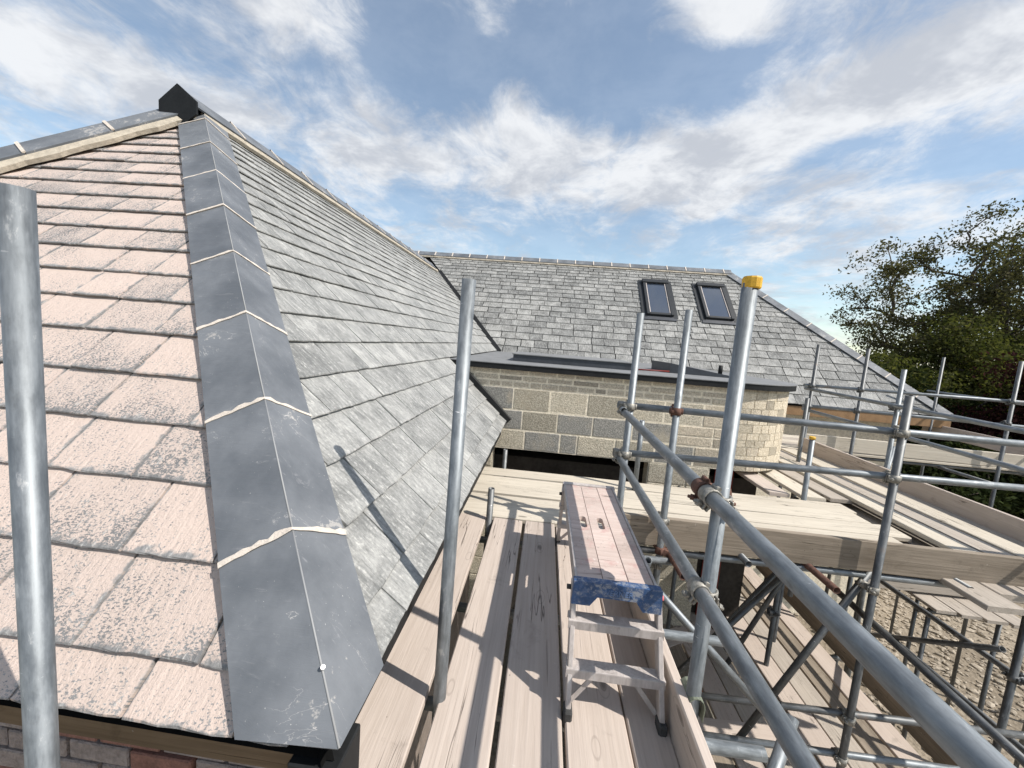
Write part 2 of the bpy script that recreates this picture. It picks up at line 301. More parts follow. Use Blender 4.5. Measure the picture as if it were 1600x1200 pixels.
# ------------------------------------------------------------------ mesh helpers
class MB:
    def __init__(s): s.v = []; s.f = []; s.uv = []; s.ed = []; s.sm = []
    def poly(s, pts, faces, smooth=False):
        b = len(s.v); s.v += [tuple(p) for p in pts]; s.f += [tuple(i+b for i in f) for f in faces]; s.sm += [smooth]*len(faces)
    def box(s, c, d, rot=None, bev=0.):
        x, y, z = (k/2 for k in d)
        P = [(-x, -y, -z), (x, -y, -z), (x, y, -z), (-x, y, -z), (-x, -y, z), (x, -y, z), (x, y, z), (-x, y, z)]
        if bev:
            b = min(bev, x*.9, y*.9, z*.9); P = []
            idx = {}; F = []
            for sx in (-1, 1):
                for sy in (-1, 1):
                    for sz in (-1, 1):
                        for a in range(3):
                            q = [sx*(x-b), sy*(y-b), sz*(z-b)]; q[a] = (sx*x, sy*y, sz*z)[a]
                            idx[(sx, sy, sz, a)] = len(P); P.append(tuple(q))
            for a in range(3):
                o = [k for k in range(3) if k != a]
                for sg in (-1, 1):
                    ring = []
                    for (u, w_) in ((-1, -1), (1, -1), (1, 1), (-1, 1)):
                        k = [0, 0, 0]; k[a] = sg; k[o[0]] = u; k[o[1]] = w_; ring.append(idx[(*k, a)])
                    F.append(ring if (sg > 0) == (a != 1) else ring[::-1])
                for u in (-1, 1):
                    for w_ in (-1, 1):
                        k0 = [0, 0, 0]; k0[a] = -1; k0[o[0]] = u; k0[o[1]] = w_; k1 = k0[:]; k1[a] = 1
                        q = [idx[(*k0, o[0])], idx[(*k1, o[0])], idx[(*k1, o[1])], idx[(*k0, o[1])]]
                        if (u*w_ > 0) == (a != 1): q = q[::-1]
                        F.append(q)
            for sx in (-1, 1):
                for sy in (-1, 1):
                    for sz in (-1, 1):
                        q = [idx[(sx, sy, sz, a)] for a in range(3)]; F.append(q if sx*sy*sz > 0 else q[::-1])
        else: F = [(0, 3, 2, 1), (4, 5, 6, 7), (0, 1, 5, 4), (1, 2, 6, 5), (2, 3, 7, 6), (3, 0, 4, 7)]
        c = Vector(c)
        s.poly([c + (rot @ Vector(p) if rot else Vector(p)) for p in P], F)
    def cyl(s, a, b, r, n=16, r2=None, cap=True, hollow=0., smooth=True):
        a, b = Vector(a), Vector(b); r2 = r if r2 is None else r2; d = (b-a).normalized()
        u = d.orthogonal().normalized(); w_ = d.cross(u)
        rings = [(a, r), (b, r2)]
        if hollow: rings = [(a, hollow), (a, r), (b, r2), (b, hollow)]
        P = []
        for c, rr in rings:
            for i in range(n): an = 2*PI*i/n; P.append(c+u*(rr*math.cos(an))+w_*(rr*math.sin(an)))
        F = []
        for k in range(len(rings)-1):
            for i in range(n): j = (i+1) % n; F.append((k*n+i, k*n+j, (k+1)*n+j, (k+1)*n+i))
        if hollow:
            for i in range(n): j = (i+1) % n; F.append((3*n+i, 3*n+j, j, i))
        s.poly(P, F, smooth)
        if cap and not hollow:
            m = len(P); s.f += [tuple(len(s.v)-m+i for i in range(n))[::-1], tuple(len(s.v)-n+i for i in range(n))]; s.sm += [False, False]
    def build(s, name, m, parent=None, origin=None, kind=None):
        me = bpy.data.meshes.new(name)
        vv = s.v
        if origin is not None:
            o_ = Vector(origin); vv = [tuple(Vector(p)-o_) for p in vv]
        me.from_pydata(vv, [], s.f)
        if s.uv:
            for nm, dat in (('UVMap', s.uv), ('edge', s.ed)):
                l = me.uv_layers.new(name=nm); li = [me.loops[i].vertex_index for i in range(len(me.loops))]
                l.data.foreach_set('uv', np.array([dat[i] for i in li], dtype=np.float32).ravel())
        me.polygons.foreach_set('use_smooth', s.sm)
        me.materials.append(M[m] if isinstance(m, str) else m)
        o = bpy.data.objects.new(name, me); COL.objects.link(o)
        if origin is not None: o.location = origin
        if parent is not None: o.parent = parent
        if kind: o['kind'] = kind
        return o
def thing(name, label, cat, loc=(0, 0, 0), group=None):
    o = bpy.data.objects.new(name, None); COL.objects.link(o); o.empty_display_size = .1
    o['label'] = label; o['category'] = cat
    if group: o['group'] = group
    return o
def tag(o, label, cat, group=None):
    o['label'] = label; o['category'] = cat
    if group: o['group'] = group
    return o

TR = .02415
def tube(name, a, b, parent=None, m='galv', r=TR, n=20):
    """a hollow scaffold tube; its mesh runs along local z so that the grain of the zinc follows it"""
    a, b = Vector(a), Vector(b); L = (b-a).length
    q = MB(); q.cyl((0, 0, 0), (0, 0, L), r, n, hollow=r-.004)
    o = q.build(name, m, parent); o.location = a; o.rotation_mode = 'QUATERNION'
    o.rotation_quaternion = Vector((0, 0, 1)).rotation_difference(b-a); return o
def coupler(pa, da, pb, db, parent, m='zinc', m2=None):
    """right-angle clamp: a collar round each tube, a saddle between them and two bolts with nuts"""
    pa, da, pb, db = Vector(pa), Vector(da).normalized(), Vector(pb), Vector(db).normalized()
    q = MB(); L = .026
    for c, d, o_ in ((pa, da, pb), (pb, db, pa)):
        q.cyl(c-d*L, c+d*L, TR+.0075, 14, hollow=TR+.0005)
        sd_ = d.cross(o_-c)
        if sd_.length < 1e-4: sd_ = d.orthogonal()
        sd_.normalize()
        fl = c + sd_*(TR+.014)
        out = (c-o_).normalized() if (c-o_).length > 1e-4 else d.orthogonal()
        q.cyl(fl-out*.022, fl+out*.040, .0062, 8); q.cyl(fl+out*.016, fl+out*.029, .012, 6, smooth=False)
        zx = d.cross(sd_).normalized(); Rf = Matrix((d, sd_, zx)).transposed()
        q.box(c+sd_*(TR+.012)+zx*.007, (L*1.7, .026, .007), Rf, .002); q.box(c+sd_*(TR+.012)-zx*.007, (L*1.7, .026, .007), Rf, .002)
        q.cyl(c-d*L*.8-sd_*(TR+.012), c+d*L*.8-sd_*(TR+.012), .0085, 8)
    mid = (pa+pb)/2
    dd = (pb-pa); ln = max(dd.length-2*TR, .012)
    zax = dd.normalized() if dd.length > 1e-4 else da.cross(db).normalized(); xax = (da - zax*da.dot(zax)).normalized(); yax = zax.cross(xax)
    q.box(mid, (.048, .048, ln+.012), Matrix((xax, yax, zax)).transposed(), .004)
    return q.build('coupler', m, parent, origin=mid)
def board(name, a, b, wdir, width, thick, parent=None, m='board', seed=0, segs=9, warp=.003):
    """a sawn board from a to b (centre line of its top face), local x along its length"""
    rg = random.Random(seed); a, b = Vector(a), Vector(b); L = (b-a).length; xd = (b-a).normalized(); yd = Vector(wdir); yd = (yd-xd*yd.dot(xd)).normalized(); zd = xd.cross(yd)
    w_ = width/2; c = .005; prof = [(-w_+c, 0), (w_-c, 0), (w_, -c), (w_, -thick+c), (w_-c, -thick), (-w_+c, -thick), (-w_, -thick+c), (-w_, -c)]
    P = []; k1, k2, ph = rg.uniform(-1, 1)*warp, rg.uniform(-1, 1)*warp, rg.uniform(0, 6)
    for i in range(segs+1):
        f_ = i/segs; dy = k1*math.sin(f_*PI+ph*.2); dz = k2*math.sin(f_*2*PI+ph)
        for (y, z) in prof: P.append((f_*L, y+dy+rg.uniform(-1, 1)*.0009, z+dz+(y/w_)*k1*.6*math.sin(f_*3+ph)))
    F = []; n = len(prof)
    for i in range(segs):
        for j in range(n): k = (j+1) % n; F.append((i*n+j, i*n+k, (i+1)*n+k, (i+1)*n+j))
    F.append(tuple(range(n))[::-1]); F.append(tuple(segs*n+j for j in range(n)))
    F = [tuple(reversed(f_)) for f_ in F]
    q = MB(); q.poly(P, F); o = q.build(name, m, parent)
    o.matrix_local = Matrix(((xd.x, yd.x, zd.x, a.x), (xd.y, yd.y, zd.y, a.y), (xd.z, yd.z, zd.z, a.z), (0, 0, 0, 1))); return o

def project(p):
    d = Vector(p)-CAMPOS; zf = d.dot(AXF)
    if zf < .05: return None
    return (800+620*d.dot(AXR)/zf, 600-620*d.dot(AXU)/zf)
def px_area(pts):
    q = [project(p) for p in pts]
    if any(a is None for a in q): return 0
    if all(a[0] < 0 or a[0] > 1600 or a[1] < 0 or a[1] > 1200 for a in q): return 0
    return abs(sum(q[i][0]*q[(i+1) % len(q)][1]-q[(i+1) % len(q)][0]*q[i][1] for i in range(len(q))))/2

# ------------------------------------------------------------------ the two slate roofs
TL, TRR = 1.014, .98
EX, EY, EZ = -.405, .765, .455          # eaves corner of the near house
GROUND = -4.2
def clip(poly, a, b, c):                # keep a*t + b*s <= c
    out = []
    for i in range(len(poly)):
        p, q = poly[i], poly[(i+1) % len(poly)]; dp, dq = a*p[0]+b*p[1]-c, a*q[0]+b*q[1]-c
        if dp <= 0: out.append(p)
        if dp*dq < 0:
            f_ = dp/(dp-dq); out.append((p[0]+(q[0]-p[0])*f_, p[1]+(q[1]-p[1])*f_))
    return out
def slate_piece(poly, t0, t1, s0, s1, O, td, sdv, nd, rg, rough=.003, thick=.012, detail=6):
    """one slate: a slab lying on the slope, its tail lifted over the course below, with a chipped tail edge"""
    lift = rg.uniform(.012, .018); tw = rg.uniform(-.004, .004)
    n0 = len(poly); low = None
    for i in range(n0):
        if abs(poly[i][1]-s0) < 1e-3 and abs(poly[(i+1) % n0][1]-s0) < 1e-3: low = i
    P = []; UV = []; ED = []; w_ = max(t1-t0, .01); h_ = s1-s0
    ou, ov = rg.uniform(0, 9), rg.uniform(0, 9)
    def add(t_, s_, top, jig=0.):
        fy = (s_-s0)/h_; fx = (t_-t0)/w_
        hh = lift*(1-fy)*1.25+tw*(fx-.5)*(1-fy)+(thick if top else 0)-.021+jig
        P.append(O+td*t_+sdv*s_+nd*hh); UV.append((t_+ou, s_+ov)); ED.append((fx, fy)); return len(P)-1
    if low is None:
        top = [add(*p, True) for p in poly]; bot = [add(*p, False) for p in poly]; n = len(top)
        F = [tuple(top), tuple(bot)[::-1]]+[(top[i], bot[i], bot[(i+1) % n], top[(i+1) % n]) for i in range(n)]
        return P, F, UV, ED
    a, b = poly[low], poly[(low+1) % n0]; rest = [poly[(low+2+k) % n0] for k in range(n0-2)]
    wl = math.hypot(b[0]-a[0], 1e-6); nd_ = max(2, min(detail, int(wl/.045)+1))
    rows = [[], [], []]                          # shoulder, dressed edge, underside
    for k in range(nd_+1):
        t_ = a[0]+(b[0]-a[0])*k/nd_; ds = rg.uniform(-1, 1)*rough
        if k in (0, nd_): ds = abs(ds)*.8
        rows[0].append(add(t_, s0+ds+rg.uniform(.002, .006), True)); rows[1].append(add(t_, s0+ds, True, -rg.uniform(.002, .006))); rows[2].append(add(t_, s0+ds+.002, False))
    tr_ = [add(*p, True) for p in rest]; br_ = [add(*p, False) for p in rest]
    F = [tuple(rows[0]+tr_), tuple(rows[2]+br_)[::-1]]
    for k in range(nd_): F += [(rows[0][k], rows[1][k], rows[1][k+1], rows[0][k+1]), (rows[1][k], rows[2][k], rows[2][k+1], rows[1][k+1])]
    ct, cb = [rows[0][-1]]+tr_+[rows[0][0]], [rows[2][-1]]+br_+[rows[2][0]]
    for k in range(len(ct)-1): F.append((ct[k], cb[k], cb[k+1], ct[k+1]))
    F += [(rows[0][0], rows[2][0], rows[1][0]), (rows[0][-1], rows[1][-1], rows[2][-1])]
    return P, F, UV, ED
def lay_slates(O, td, sdv, nd, levels, tmin, tmax, halves, wr, rg, gap=.005, cut=None):
    """courses up a slope, widths varied, joints broken; returns (piece, outline) pairs"""
    out = []
    for k in range(len(levels)-1):
        s0, s1 = levels[k], levels[k+1]; ov = s1+.03
        sc = 1-.25*k/len(levels)
        t_ = tmin-rg.uniform(0, .3)
        while t_ < tmax:
            w_ = rg.uniform(*wr)*sc; g = gap*rg.uniform(.5, 1.5)
            poly = [(t_, s0), (t_+w_-g, s0), (t_+w_-g, ov), (t_, ov)]
            for h in halves:
                if poly: poly = clip(poly, *h)
            if len(poly) > 2 and cut: poly = cut(poly, s0)
            if poly and len(poly) > 2:
                ar = abs(sum(poly[i][0]*poly[(i+1) % len(poly)][1]-poly[(i+1) % len(poly)][0]*poly[i][1] for i in range(len(poly))))/2
                if ar > .0012:
                    out.append((slate_piece(poly, t_, t_+w_, s0, ov, O, td, sdv, nd, rg), ))
            t_ += w_
    return out
def put_slates(lst, mats, parent, limit):
    """the slates that show largest become parts of their own, the rest one part"""
    sc = []
    for i, (pc, mt) in enumerate(lst):
        sc.append((px_area([pc[0][k] for k in pc[1][0]]), i))
    sc.sort(reverse=True); solo = {i for a, i in sc[:limit] if a > 0}
    rest = {}
    for i, (pc, mt) in enumerate(lst):
        P, F, UV, ED = pc
        if i in solo:
            q = MB(); q.poly(P, F); q.uv = UV; q.ed = ED; q.build('slate', mt, parent)
        else:
            q = rest.setdefault(mt, MB()); q.poly(P, F); q.uv += UV; q.ed += ED
    for mt, q in rest.items(): q.build('slates', mt, parent, kind='stuff')

def normal(a, b): return Vector(a).cross(Vector(b)).normalized()
near = thing('slate_roof_house', 'near house with hipped slate roof, dark hip tiles and pale glare-tinted slates', 'house')
rg = random.Random(4)
zl = [.455, .540, .703, .862, 1.010, 1.160, 1.318, 1.466, 1.606, 1.748, 1.882, 2.010, 2.132, 2.252, 2.368, 2.480, 2.586, 2.688, 2.782, 2.866, 2.944, 3.014, 3.076, 3.132]
# hip end (faces the camera side): t = x to the right, s up the slope
sL = Vector((0, 1, TL)).normalized(); kL = math.sqrt(1+TL*TL)/TL      # slope length per height
O_L = Vector((0, EY, EZ)); nL = Vector((0, -TL, 1)).normalized()
lev = [(z-EZ)*kL for z in zl]
#  right hip: x = EX - (y-EY)*TL/TRR ; y-EY = s/sqrt(1+TL^2)
cy = 1/math.sqrt(1+TL*TL); RIDGE_X = -3.16
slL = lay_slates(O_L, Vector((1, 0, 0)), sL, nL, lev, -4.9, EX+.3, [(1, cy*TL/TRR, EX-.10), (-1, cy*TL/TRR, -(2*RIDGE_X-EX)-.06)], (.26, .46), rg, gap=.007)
allsl = [(x[0], 'slate_glare') for x in slL]
# right-hand slope: t = y, s up the slope towards -x
sR = Vector((-1, 0, TRR)).normalized(); kR = math.sqrt(1+TRR*TRR)/TRR
O_R = Vector((EX, 0, EZ)); nR = Vector((TRR, 0, 1)).normalized(); cxr = 1/math.sqrt(1+TRR*TRR)
levR = [(z-EZ)*kR for z in zl]
VAL = (-2.066, 9.956, 2.083)            # a point of the valley with the far roof
VERGE_Y, FLAT_Z = 4.62, 1.12
def cutR(poly, s0):
    zc = EZ+s0/kR
    if zc < FLAT_Z-.09: return clip(poly, 1, 0, VERGE_Y)
    y0 = VAL[1]; s_v = (VAL[2]-EZ)*kR   # valley: y rises with height
    return clip(poly, 1, -1/(kR*TL), y0-s_v/(kR*TL)-.05)
slR = lay_slates(O_R, Vector((0, 1, 0)), sR, nR, levR, EY, 11.3, [(-1, cxr*TRR/TL, -EY-.10)], (.22, .44), rg, gap=.007, cut=cutR)
def flip(pc): return (pc[0], [tuple(reversed(f_)) for f_ in pc[1]], pc[2], pc[3])
allsl += [(x[0], 'slate') for x in slR]
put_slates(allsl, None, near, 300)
# decking boards under the slates so nothing shows through
q = MB()
apx = (RIDGE_X, EY+(EX-RIDGE_X)*TRR/TL, EZ+(EX-RIDGE_X)*TRR)
lx = 2*RIDGE_X-EX; ob = -.040
q.poly([(EX, EY+.02, EZ+ob), (lx, EY+.02, EZ+ob), (apx[0], apx[1], apx[2]+ob)], [(0, 2, 1)])
vy = lambda z: VAL[1]+(z-VAL[2])/TL
q.poly([(EX-.02, EY, EZ+ob), (apx[0], apx[1], apx[2]+ob), (apx[0], vy(apx[2]), apx[2]+ob), (EX-(FLAT_Z-.1-EZ)/TRR, vy(FLAT_Z), FLAT_Z-.1+ob), (EX-(FLAT_Z-.1-EZ)/TRR, VERGE_Y, FLAT_Z-.1+ob), (EX-.02, VERGE_Y, EZ+ob)], [(0, 5, 4, 3, 2, 1)])
q.poly([(lx, EY, EZ+ob), (apx[0], apx[1], apx[2]+ob), (apx[0], 14, apx[2]+ob), (lx, 14, EZ+ob)], [(0, 1, 2, 3)])
q.build('roof_underlay', 'void_black', near)

def angle_tile(name, A, d, L, n1, n2, ww, parent, th=.014, drop=.012, end_cut=None):
    """a two-winged ridge or hip tile: arris from A along d, wings lying along the two slopes"""
    d = Vector(d).normalized(); A = Vector(A)
    w1 = Vector(n1).cross(d).normalized(); w2 = d.cross(Vector(n2)).normalized()
    up = (Vector(n1)+Vector(n2)).normalized()
    if w1.dot(up) > 0: w1 = -w1
    if w2.dot(up) > 0: w2 = -w2
    e1 = w1*ww-Vector(n1)*drop; e2 = w2*ww-Vector(n2)*drop
    P = []
    for f_ in (0, 1):
        c = A+d*(L*f_)
        a1 = a2 = Vector((0, 0, 0))
        if end_cut and f_ == 0: a1 = d*end_cut[0]; a2 = d*end_cut[1]
        P += [c+e1+a1, c+w1*.004+up*0-Vector(n1)*.0015, c+w2*.004-Vector(n2)*.0015, c+e2+a2,
              c+e2-Vector(n2)*th+a2, c-up*th*1.25, c+e1-Vector(n1)*th+a1]
    n = 7; F = []
    for j in range(n): k = (j+1) % n; F.append((j, n+j, n+k, k))
    F += [tuple(range(n)), tuple(range(n, 2*n))[::-1]]
    nn = (P[1+n]-P[0]).cross(P[1]-P[0])
    q = MB(); q.poly(P, F); 
    o = q.build(name, 'hip_slate', parent, origin=A)
    return o, e1, e2, up, w1, w2
# hip tiles: nine lengths up the hip, joints pointed with pale mortar
P0 = Vector((-.698, 1.058, .816)); dH = Vector((-1/TRR, 1/TL, 1)).normalized(); LT = .55
rg = random.Random(11)
TOPK = 7.75
for i in range(9):
    k0 = -1+i; L = LT*.985 if i < 8 else (TOPK-7)*LT
    A = P0+dH*(k0*LT)+Vector((0, 0, rg.uniform(-.003, .003)))
    o, e1, e2, up, w1, w2 = angle_tile('hip_tile', A, dH, L, nL, nR, .205, near, end_cut=(.13, .13) if i == 0 else None)
    # pale sawn arris
    q = MB(); q.cyl(A-up*.0022, A+dH*L-up*.004, .0026, 8); q.build('arris', 'hip_edge', o, origin=A).location = (0, 0, 0)
    if i:
        q = MB(); c = A-dH*.004
        N = 9
        prof = []
        for k in range(N+1): prof.append(c+e1*(1.005*(1-k/N))+nL*.004)
        for k in range(1, N+1): prof.append(c+e2*(1.005*k/N)+nR*.004)
        P = []
        for pnt in prof:
            j1, j2 = rg.uniform(.004, .009), rg.uniform(.004, .016)
            P += [pnt-dH*j1, pnt-dH*j1*.6+up*.0005, pnt+dH*j2*.6+up*.0005, pnt+dH*j2-up*.001, pnt-up*.02]
        F = []
        for k in range(len(prof)-1):
            for j in range(5): F.append((k*5+j, k*5+(j+1) % 5, (k+1)*5+(j+1) % 5, (k+1)*5+j))
        q.poly(P, F); q.build('mortar_joint', 'mortar', near)
# fixing screw on the lowest tile and its washer
q = MB(); c = P0-dH*(LT*.70)+Vector((.004, -.004, .004)); up_ = (nL+nR).normalized()
q.cyl(c-up_*.01, c+up_*.002, .0055, 16); q.cyl(c, c+up_*.004, .003, 12); q.build('screw', 'screw', near)
# bedding under both long edges of the hip
def bed(name, A, e, nrm, d, L, parent, m, wid=.03, seed=1, inn=.02):
    rg = random.Random(seed); q = MB(); N = max(4, int(L/.05)); P = []
    ed_ = e.normalized()
    for k in range(N+1):
        c = A+d*(L*k/N)+e
        o1 = (.78+.22*math.sin(k*.9+seed)*rg.random())*wid
        P += [c-ed_*inn-nrm*.012, c+ed_*.002-nrm*.014, c+ed_*o1-nrm*.030, c+ed_*o1-nrm*.06, c-ed_*inn-nrm*.06]
    F = []
    for k in range(N):
        for j in range(5): F.append((k*5+j, k*5+(j+1) % 5, (k+1)*5+(j+1) % 5, (k+1)*5+j))
    q.poly(P, F); return q.build(name, m, parent)
bed('mortar_bed', P0-dH*LT*.55, e1, nL, dH, LT*8.4, near, 'mortar', .006, 2)
bed('mortar_bed', P0-dH*LT*.55, e2, nR, dH, LT*8.4, near, 'mortar', .006, 3)
# ridge running away from the camera, with a six-sided closing plate on its end
nBk = Vector((-TRR, 0, 1)).normalized(); RZ = apx[2]+.10; RY0 = apx[1]-.22
y = RY0; i = 0
while y < 10.2:
    o, e1, e2, up, w1, w2 = angle_tile('ridge_tile', (RIDGE_X, y, RZ), (0, 1, 0), .535, nBk, nR, .20, near, drop=.0)
    if i:
        q = MB(); q.box((RIDGE_X+.07, y-.007, RZ-.068), (.21, .02, .014), Matrix.Rotation(math.radians(44.4), 3, 'Y')); q.box((RIDGE_X-.07, y-.007, RZ-.068), (.21, .02, .014), Matrix.Rotation(math.radians(-44.4), 3, 'Y')); q.build('mortar_joint', 'mortar', near)
    y += .55; i += 1
bed('mortar_bed', Vector((RIDGE_X, RY0+.1, RZ)), w2*.20, nR, Vector((0, 1, 0)), 7.2, near, 'mortar_tan', .045, 5)
q = MB()
hexa = [(0, .015), (.165, -.115), (.165, -.215), (.03, -.31), (-.03, -.31), (-.165, -.215), (-.165, -.115)]
P = [(RIDGE_X+a, RY0-.012, RZ+b) for a, b in hexa]+[(RIDGE_X+a, RY0+.006, RZ+b) for a, b in hexa]
n = len(hexa); q.poly(P, [tuple(range(n))[::-1], tuple(range(n, 2*n))]+[(i, (i+1) % n, n+(i+1) % n, n+i) for i in range(n)]); q.build('ridge_end_plate', 'black_trim', near)
# the other hip of the hip end, falling away to the left
dH2 = Vector((-1/TRR, -1/TL, -1)).normalized(); nW = nBk
A2 = Vector((RIDGE_X-.10, apx[1]-.1, apx[2]+.0))
for i in range(8):
    A = A2+dH2*(i*LT+.02)
    o, e1, e2, up, w1, w2 = angle_tile('hip_tile', A+Vector((0, 0, .035)), dH2, LT*.985, nL, nW, .205, near)
    if i:
        q = MB(); c = A+Vector((0, 0, .035))-dH2*.004
        for e_, nn_ in ((e1, nL), (e2, nW)):
            dd = e_.normalized(); R_ = Matrix((dd, dH2, dd.cross(dH2))).transposed(); q.box(c+e_*.5+nn_*.002, (e_.length, .022, .012), R_)
        q.build('mortar_joint', 'mortar', near)
    eL = e1 if e1.y < e2.y else e2
bed('mortar_bed', A2+Vector((0, 0, .035)), eL, nL, dH2, LT*8, near, 'mortar_tan', .065, 9)
# valley and verge trims at the far end of the slope
q = MB(); v0 = Vector((EX-(FLAT_Z-EZ)/TRR, vy(FLAT_Z), FLAT_Z+.02)); v1 = Vector((RIDGE_X+.02, vy(apx[2]), apx[2]))
dv = (v1-v0).normalized(); side = Vector((1, 0, 0)); side = (side-dv*side.dot(dv)).normalized(); nv = dv.cross(side)
q.box((v0+v1)/2+Vector((.02, -.02, .012)), ((v1-v0).length, .10, .03), Matrix((dv, side, nv)).transposed()); q.build('valley_trim', 'black_trim', near)
q = MB(); g0 = Vector((EX+.03, VERGE_Y+.015, EZ+.0)); g1 = Vector((EX-(FLAT_Z-.08-EZ)/TRR, VERGE_Y+.015, FLAT_Z-.06)); dv = (g1-g0).normalized()
q.box((g0+g1)/2+nR*.01, ((g1-g0).length, .05, .07), Matrix((dv, Vector((0, 1, 0)), dv.cross(Vector((0, 1, 0))))).transposed(), .006); q.build('verge_trim', 'black_trim', near)
# eaves: fascia boards, soffit, walls
q = MB(); q.box(((EX+lx)/2+.02, EY+.085, EZ-.095), (EX-lx-.10, .028, .13), None, .004); q.build('fascia', 'fascia_wood', near)
q = MB(); q.box((EX-.055, (EY+VERGE_Y)/2, EZ-.085), (.028, VERGE_Y-EY-.12, .13), None, .004); q.build('fascia', 'black_trim', near)
q = MB(); q.box((EX-.045, EY+.062, EZ-.125), (.12, .12, .16), None, .004); q.build('corner_box', 'black_trim', near)
q = MB(); q.box((-3.2, 1.55, (GROUND+.2)/2), (5.0, .9, .2-GROUND)); q.build('wall', 'house_wall', near)
q = MB(); q.box((-1.2, 2.95, (GROUND+.2)/2), (1.0, 3.2, .2-GROUND)); q.build('wall', 'house_wall', near)
rg = random.Random(3)
for row in range(8):
    for k in range(9):
        x = -2.6+k*.225+(row % 2)*.1125; z = .17-row*.075
        if x > -.78: continue
        q = MB(); q.box((0, 0, 0), (.214, .06, .066), None, .004); m = 'brick' if rg.random() < .55 else 'plaster'
        o = q.build('brick', m, near); o.location = (x, 1.09+rg.uniform(-.004, .004), z)

# ------------------------------------------------------------------ far house
far = thing('rear_house', 'rear house with grey slate slope, two roof windows and a pale ridge', 'house')
FEZ = .58; FEY = VAL[1]+(FEZ-VAL[2])/TL; FRZ = 3.70; FRY = VAL[1]+(FRZ-VAL[2])/TL
O_F = Vector((0, FEY, FEZ)); nF = nL; cyf = cy
HX0, HZ0 = 8.10, .60                     # hip foot; hip climbs to the left
HXr = 4.75
slopeh = (HX0-HXr)/(FRZ-HZ0)
nz = 24; fz = [FEZ]
g0 = .165
for k in range(nz): fz.append(fz[-1]+g0*(1-.026*k)*1.0)
sc_ = (FRZ-FEZ)/(fz[-1]-FEZ); fz = [FEZ+(z-FEZ)*sc_ for z in fz]
levF = [(z-FEZ)*kL for z in fz]
rg = random.Random(21)
WIN = [(2.37, 3.02, 2.27, 3.23), (3.77, 4.44, 2.28, 3.23)]
def cutF(poly, s0):
    z = FEZ+s0/kL
    if z < FLAT_Z-.15:
        poly = clip(poly, -1, 0, -2.3)
    return poly
slF = lay_slates(O_F, Vector((1, 0, 0)), sL, nF, levF, -4.2, 8.2,
                 [(1, slopeh/kL, HX0+(FEZ-HZ0)*0-.02), (-1, -1/(kL*TRR), -(VAL[0]+(VAL[2]-FEZ)/TRR)-.06)], (.30, .54), rg, gap=.014, cut=cutF)
keep = []
for x in slF:
    pc = x[0]; c = sum(pc[0], Vector())/len(pc[0])
    if any(a+.06 < c.x < b-.06 and z0+.06 < c.z < z1-.06 for a, b, z0, z1 in WIN): continue
    keep.append((pc, 'slate_far'))
put_slates(keep, None, far, 300)
q = MB(); ob = -.040
q.poly([(-4.5, FEY, FEZ+ob), (HX0, FEY, FEZ+ob), (HXr, FRY, FRZ+ob), (-4.5, FRY, FRZ+ob)], [(0, 1, 2, 3)])
q.poly([(HX0, FEY, FEZ+ob), (HX0, 2*FRY-FEY, FEZ+ob), (HXr, FRY, FRZ+ob)], [(0, 1, 2)])
q.poly([(HX0, 2*FRY-FEY, FEZ+ob), (-4.5, 2*FRY-FEY, FEZ+ob), (-4.5, FRY, FRZ+ob), (HXr, FRY, FRZ+ob)], [(0, 1, 2, 3)])
q.build('roof_underlay', 'void_black', far)
nFb = Vector((0, TL, 1)).normalized(); x = -4.4; i = 0; FAZ = FRZ+.085
while x < HXr-.1:
    L = min(.49, HXr+.06-x); o, e1, e2, up, w1, w2 = angle_tile('ridge_tile', (x, FRY, FAZ), (1, 0, 0), L-.01, nF, nFb, .17, far, drop=0)
    if i:
        q = MB()
        for e_, nn_ in ((e1, nF), (e2, nFb)):
            dd = e_.normalized(); dx = Vector((1, 0, 0)); q.box(Vector((x-.007, FRY, FAZ))+e_*.5+nn_*.003, (e_.length*1.02, .026, .014), Matrix((dd, dx, dd.cross(dx))).transposed())
        q.build('mortar_joint', 'mortar', far)
    x += .50; i += 1
eF = e1 if e1.y < e2.y else e2
bed('mortar_bed', Vector((-4.3, FRY, FAZ)), eF, nF, Vector((1, 0, 0)), HXr+4.3, far, 'mortar_tan', .05, 15)
hb, ht = Vector((HX0, FEY, FEZ)), Vector((HXr, FRY, FRZ)); dF = (ht-hb).normalized(); nE = (Vector((0, 1, 0)).cross(ht-hb)); nE = -nE if nE.z < 0 else nE; nE.normalize()
Lh = (ht-hb).length; k = 0.
A = hb+Vector((0, 0, .07)); nt = 9
for i in range(nt):
    c = A+dF*(Lh*i/nt)
    o, e1, e2, up, w1, w2 = angle_tile('hip_tile', c, dF, Lh/nt-.012, nF, nE, .19, far)
    if i:
        q = MB()
        for e_, nn_ in ((e1, nF), (e2, nE)):
            dd = e_.normalized(); q.box(c-dF*.006+e_*.5+nn_*.003, (e_.length, .022, .012), Matrix((dd, dF, dd.cross(dF))).transposed())
        q.build('mortar_joint', 'mortar', far)
